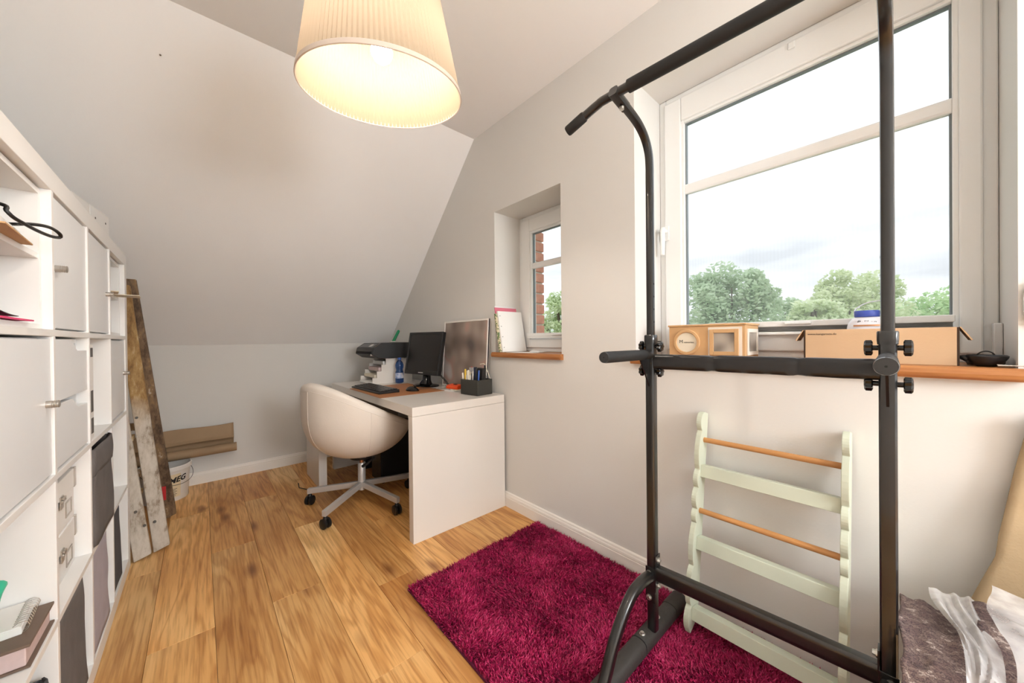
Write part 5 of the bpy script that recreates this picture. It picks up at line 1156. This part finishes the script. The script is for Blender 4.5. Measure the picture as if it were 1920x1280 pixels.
tag(kpiece.build('kraft_sheet', 'kraft_sheet', smooth=60, solid=.003), 'stiff brown kraft sheet standing against the wall beside the felt', 'paper sheet')
fe = thing('painters_felt', (1.25, -.25, 0), 'folded heap of mottled grey-brown painter felt under crumpled film', 'felt')
def heap(y0_, y1_, zt_, x0_, x1_, seed, skirt):
    def fn(u, v):
        # v: 0 back/wall side top, then over the front, down to the floor
        y = lerp(y0_, y1_, u)
        L = [(x1_, zt_+.02), (lerp(x1_, x0_, .45), zt_+.018), (x0_+.03, zt_-.012), (x0_, zt_-.05), (x0_-.01, zt_*.55), (x0_-.02, skirt)]
        t = v*(len(L)-1); i = min(int(t), len(L)-2); f = t-i; f = f*f*(3-2*f)*.5+f*.5
        x = lerp(L[i][0], L[i+1][0], f); z = lerp(L[i][1], L[i+1][1], f)
        k = noise.noise(Vector((u*5+seed, v*6, seed*2))); k2 = noise.noise(Vector((u*16, v*16+seed, 3)))
        return (x+.018*k+.006*k2, y+.014*noise.noise(Vector((v*7, seed, u*3)))+.018*v*(u-.35), max(.002, z+.020*k+.006*k2))
    return fn
MB().grid(heap(.012, -.20, .385, 1.10, 1.335, 2.0, .16), 36, 46).build('felt_fold', 'felt', fe, smooth=70, solid=.008)
MB().grid(heap(-.095, -.50, .335, 1.03, 1.33, 7.0, .004), 50, 46).build('felt_fold', 'felt', fe, smooth=70, solid=.008)
MB().grid(heap(-.10, -.50, .425, 1.14, 1.335, 11.0, .10), 46, 46).build('felt_fold', 'felt', fe, smooth=70, solid=.008)
fi = thing('plastic_film', (1.25, -.2, .3), 'crumpled translucent plastic film draped over the painter felt', 'film')
def film(y0_, y1_, zt_, x0_, x1_, seed):
    def fn(u, v):
        y = lerp(y0_, y1_, u)+.03*noise.noise(Vector((v*3, seed, 0)))+.05*v*(u-.5)
        L = [(x1_, zt_+.012), (lerp(x1_, x0_, .5), zt_+.010), (x0_+.02, zt_-.01), (x0_-.015, zt_-.07), (x0_-.03, zt_-.16)]
        t = v*(len(L)-1); i = min(int(t), len(L)-2); f = t-i
        k = noise.noise(Vector((u*3+seed, v*4, 1))); k2 = abs(noise.noise(Vector((u*4, v*7+seed, 5))))
        return (lerp(L[i][0], L[i+1][0], f)+.012*k-.012*k2-.006, y, lerp(L[i][1], L[i+1][1], f)+.016*k+.016*k2+.014)
    return fn
MB().grid(film(-.055, -.125, .415, 1.085, 1.365, 1.5), 26, 44).build('film_sheet', 'plastic_film', fi, smooth=50)
MB().grid(film(-.115, -.50, .455, 1.12, 1.375, 4.5), 54, 44).build('film_sheet', 'plastic_film', fi, smooth=50)

# ================================================================== OUTDOORS
GZ = -3.4
gr = MB().box((4, -80, GZ-.2), (140, 90, GZ)).build('garden_ground', 'ground_green'); structure(gr, 'lawn and gardens outside below the windows', 'ground')
def tree(name, x, y, top, blobs, m, n, ls, label, seed, group='trees outside the windows'):
    e = thing(name, (x, y, GZ), label, 'tree', group); rr = random.Random(seed)
    cz = min(b[2] for b in blobs)
    q = MB(); q.tube([(x, y, GZ), (x+.05, y, GZ+1.5), (x, y+.1, cz), (x, y, cz+1.6)], [.28, .22, .17, .06], 10)
    for b in blobs: q.tube([(x, y+.05, cz-.3), ((x+b[0])/2, (y+b[1])/2, (cz+b[2])/2), (b[0], b[1], b[2]+.2)], [.12, .08, .03], 7)
    q.build('trunk', 'bark', e, smooth=60)
    tot_ = sum(b[3]*b[4] for b in blobs); L = MB(); vs = []; fs = []
    for (bx_, by_, bz_, r_, rz_) in blobs:
        k = int(n*r_*rz_/tot_); subs = []
        for i in range(26):
            d = Vector((rr.gauss(0, 1), rr.gauss(0, 1), rr.gauss(0, 1))).normalized(); subs.append((Vector((bx_+d.x*r_*.72, by_+d.y*r_*.72, bz_+d.z*rz_*.72)), r_*rr.uniform(.22, .42)))
        for i in range(k):
            c, sr = subs[rr.randrange(26)]; d = Vector((rr.gauss(0, 1), rr.gauss(0, 1), rr.gauss(0, 1))).normalized()*sr*rr.uniform(.5, 1)**.5; p = c+d
            a = Vector((rr.gauss(0, 1), rr.gauss(0, 1), rr.gauss(0, .6))).normalized(); b2_ = a.cross(Vector((rr.gauss(0, 1), rr.gauss(0, 1), 1))).normalized(); s = ls*rr.uniform(.6, 1.3); nn_ = len(vs)
            vs += [p-a*s, p-b2_*s*.5, p+a*s, p+b2_*s*.5]; fs.append((nn_, nn_+1, nn_+2, nn_+3))
    L.add(vs, fs); L.build('crown', m, e, fix=False, kind='stuff')
def at(u, v, t): d = ray(u, v); return EYE+d*t
def blob(u, v, t, ru, rv):  # blob from its place on the picture at distance t, radii in picture units at that distance
    p = at(u, v, t); return (p.x, p.y, p.z, ru*t/F, rv*t/F)
t_ = 21; p = at(1372, 600, t_)
tree('oak_tree', p.x, p.y, 0, [blob(1372, 545, t_, 58, 54), blob(1325, 570, t_, 40, 36), blob(1425, 562, t_, 38, 34), blob(1375, 610, t_, 85, 40), blob(1320, 530, t_+1, 28, 14), blob(1370, 680, t_, 80, 40)], 'leaf_oak', 14000, .16, 'broad round oak-like tree outside the large window', 1)
t_ = 34; p = at(1472, 600, t_)
tree('linden_tree', p.x, p.y, 0, [blob(1472, 590, t_, 32, 30), blob(1455, 640, t_, 30, 40)], 'leaf_oak', 4000, .2, 'small distant tree between the two large ones outside', 2)
t_ = 23; p = at(1600, 600, t_)
tree('acacia_tree', p.x, p.y, 0, [blob(1590, 545, t_, 48, 38), blob(1640, 545, t_, 38, 36), blob(1556, 570, t_, 38, 28), blob(1610, 600, t_, 80, 34), blob(1580, 660, t_, 70, 40)], 'leaf_acacia', 12000, .15, 'feathery pale green tree outside behind the glue bottle', 3)
t_ = 15; p = at(1525, 640, t_)
tree('yellow_bush', p.x, p.y, 0, [blob(1530, 592, t_, 42, 30), blob(1520, 650, t_, 50, 40)], 'leaf_pale', 5000, .13, 'yellow-green tree at the foot of the feathery one', 4)
t_ = 25; p = at(1735, 620, t_)
tree('beech_tree', p.x, p.y, 0, [blob(1720, 592, t_, 42, 30), blob(1765, 575, t_, 36, 32), blob(1690, 600, t_, 36, 26), blob(1730, 640, t_, 80, 40), blob(1820, 590, t_, 40, 36)], 'leaf_fresh', 9000, .15, 'fresh green tree outside beyond the right post', 5)
t_ = 11; p = at(1060, 640, t_)
tree('maple_tree', p.x, p.y, 0, [blob(1045, 590, t_, 30, 46), blob(1080, 570, t_, 34, 50), blob(1055, 660, t_, 50, 50), blob(1020, 620, t_, 12, 22)], 'leaf_pale', 9000, .055, 'young light green tree outside the small window', 6)
for i, (tx, ty, rz_) in enumerate(((30, 14, 3.2), (36, 20, 3.6), (24, 20, 2.8), (40, -8, 3.6), (34, -13, 3.2), (46, 3, 3.4), (26, -18, 3.0), (18, 24, 2.6))):
    tree('hedgerow_tree', tx, ty, 0, [(tx, ty, GZ+3.2, 2.6, rz_), (tx+.6, ty+2.2, GZ+2.4, 2.2, 2.4), (tx, ty-2.2, GZ+2.3, 2.2, 2.3)], ('leaf_oak', 'leaf_fresh')[i % 2], 3500, .24, 'distant hedgerow tree far beyond the garden', 20+i, 'hedgerow trees beyond the garden')
hr = at(1480, 604, 46)
hs = thing('neighbour_house', (hr.x+4, hr.y, GZ), 'neighbouring house with pale grey roof beyond the trees', 'house')
MB().box((hr.x, hr.y-3.5, GZ), (hr.x+8, hr.y+3.0, hr.z-2.4)).build('walls', 'mortar', hs)
MB().prism([(hr.x-.4, hr.z-2.4), (hr.x+8.4, hr.z-2.4), (hr.x+4, hr.z+.4)], hr.y-3.8, hr.y+3.3, 'y').build('roof', 'roof_grey', hs)
bpy.context.view_layer.update()
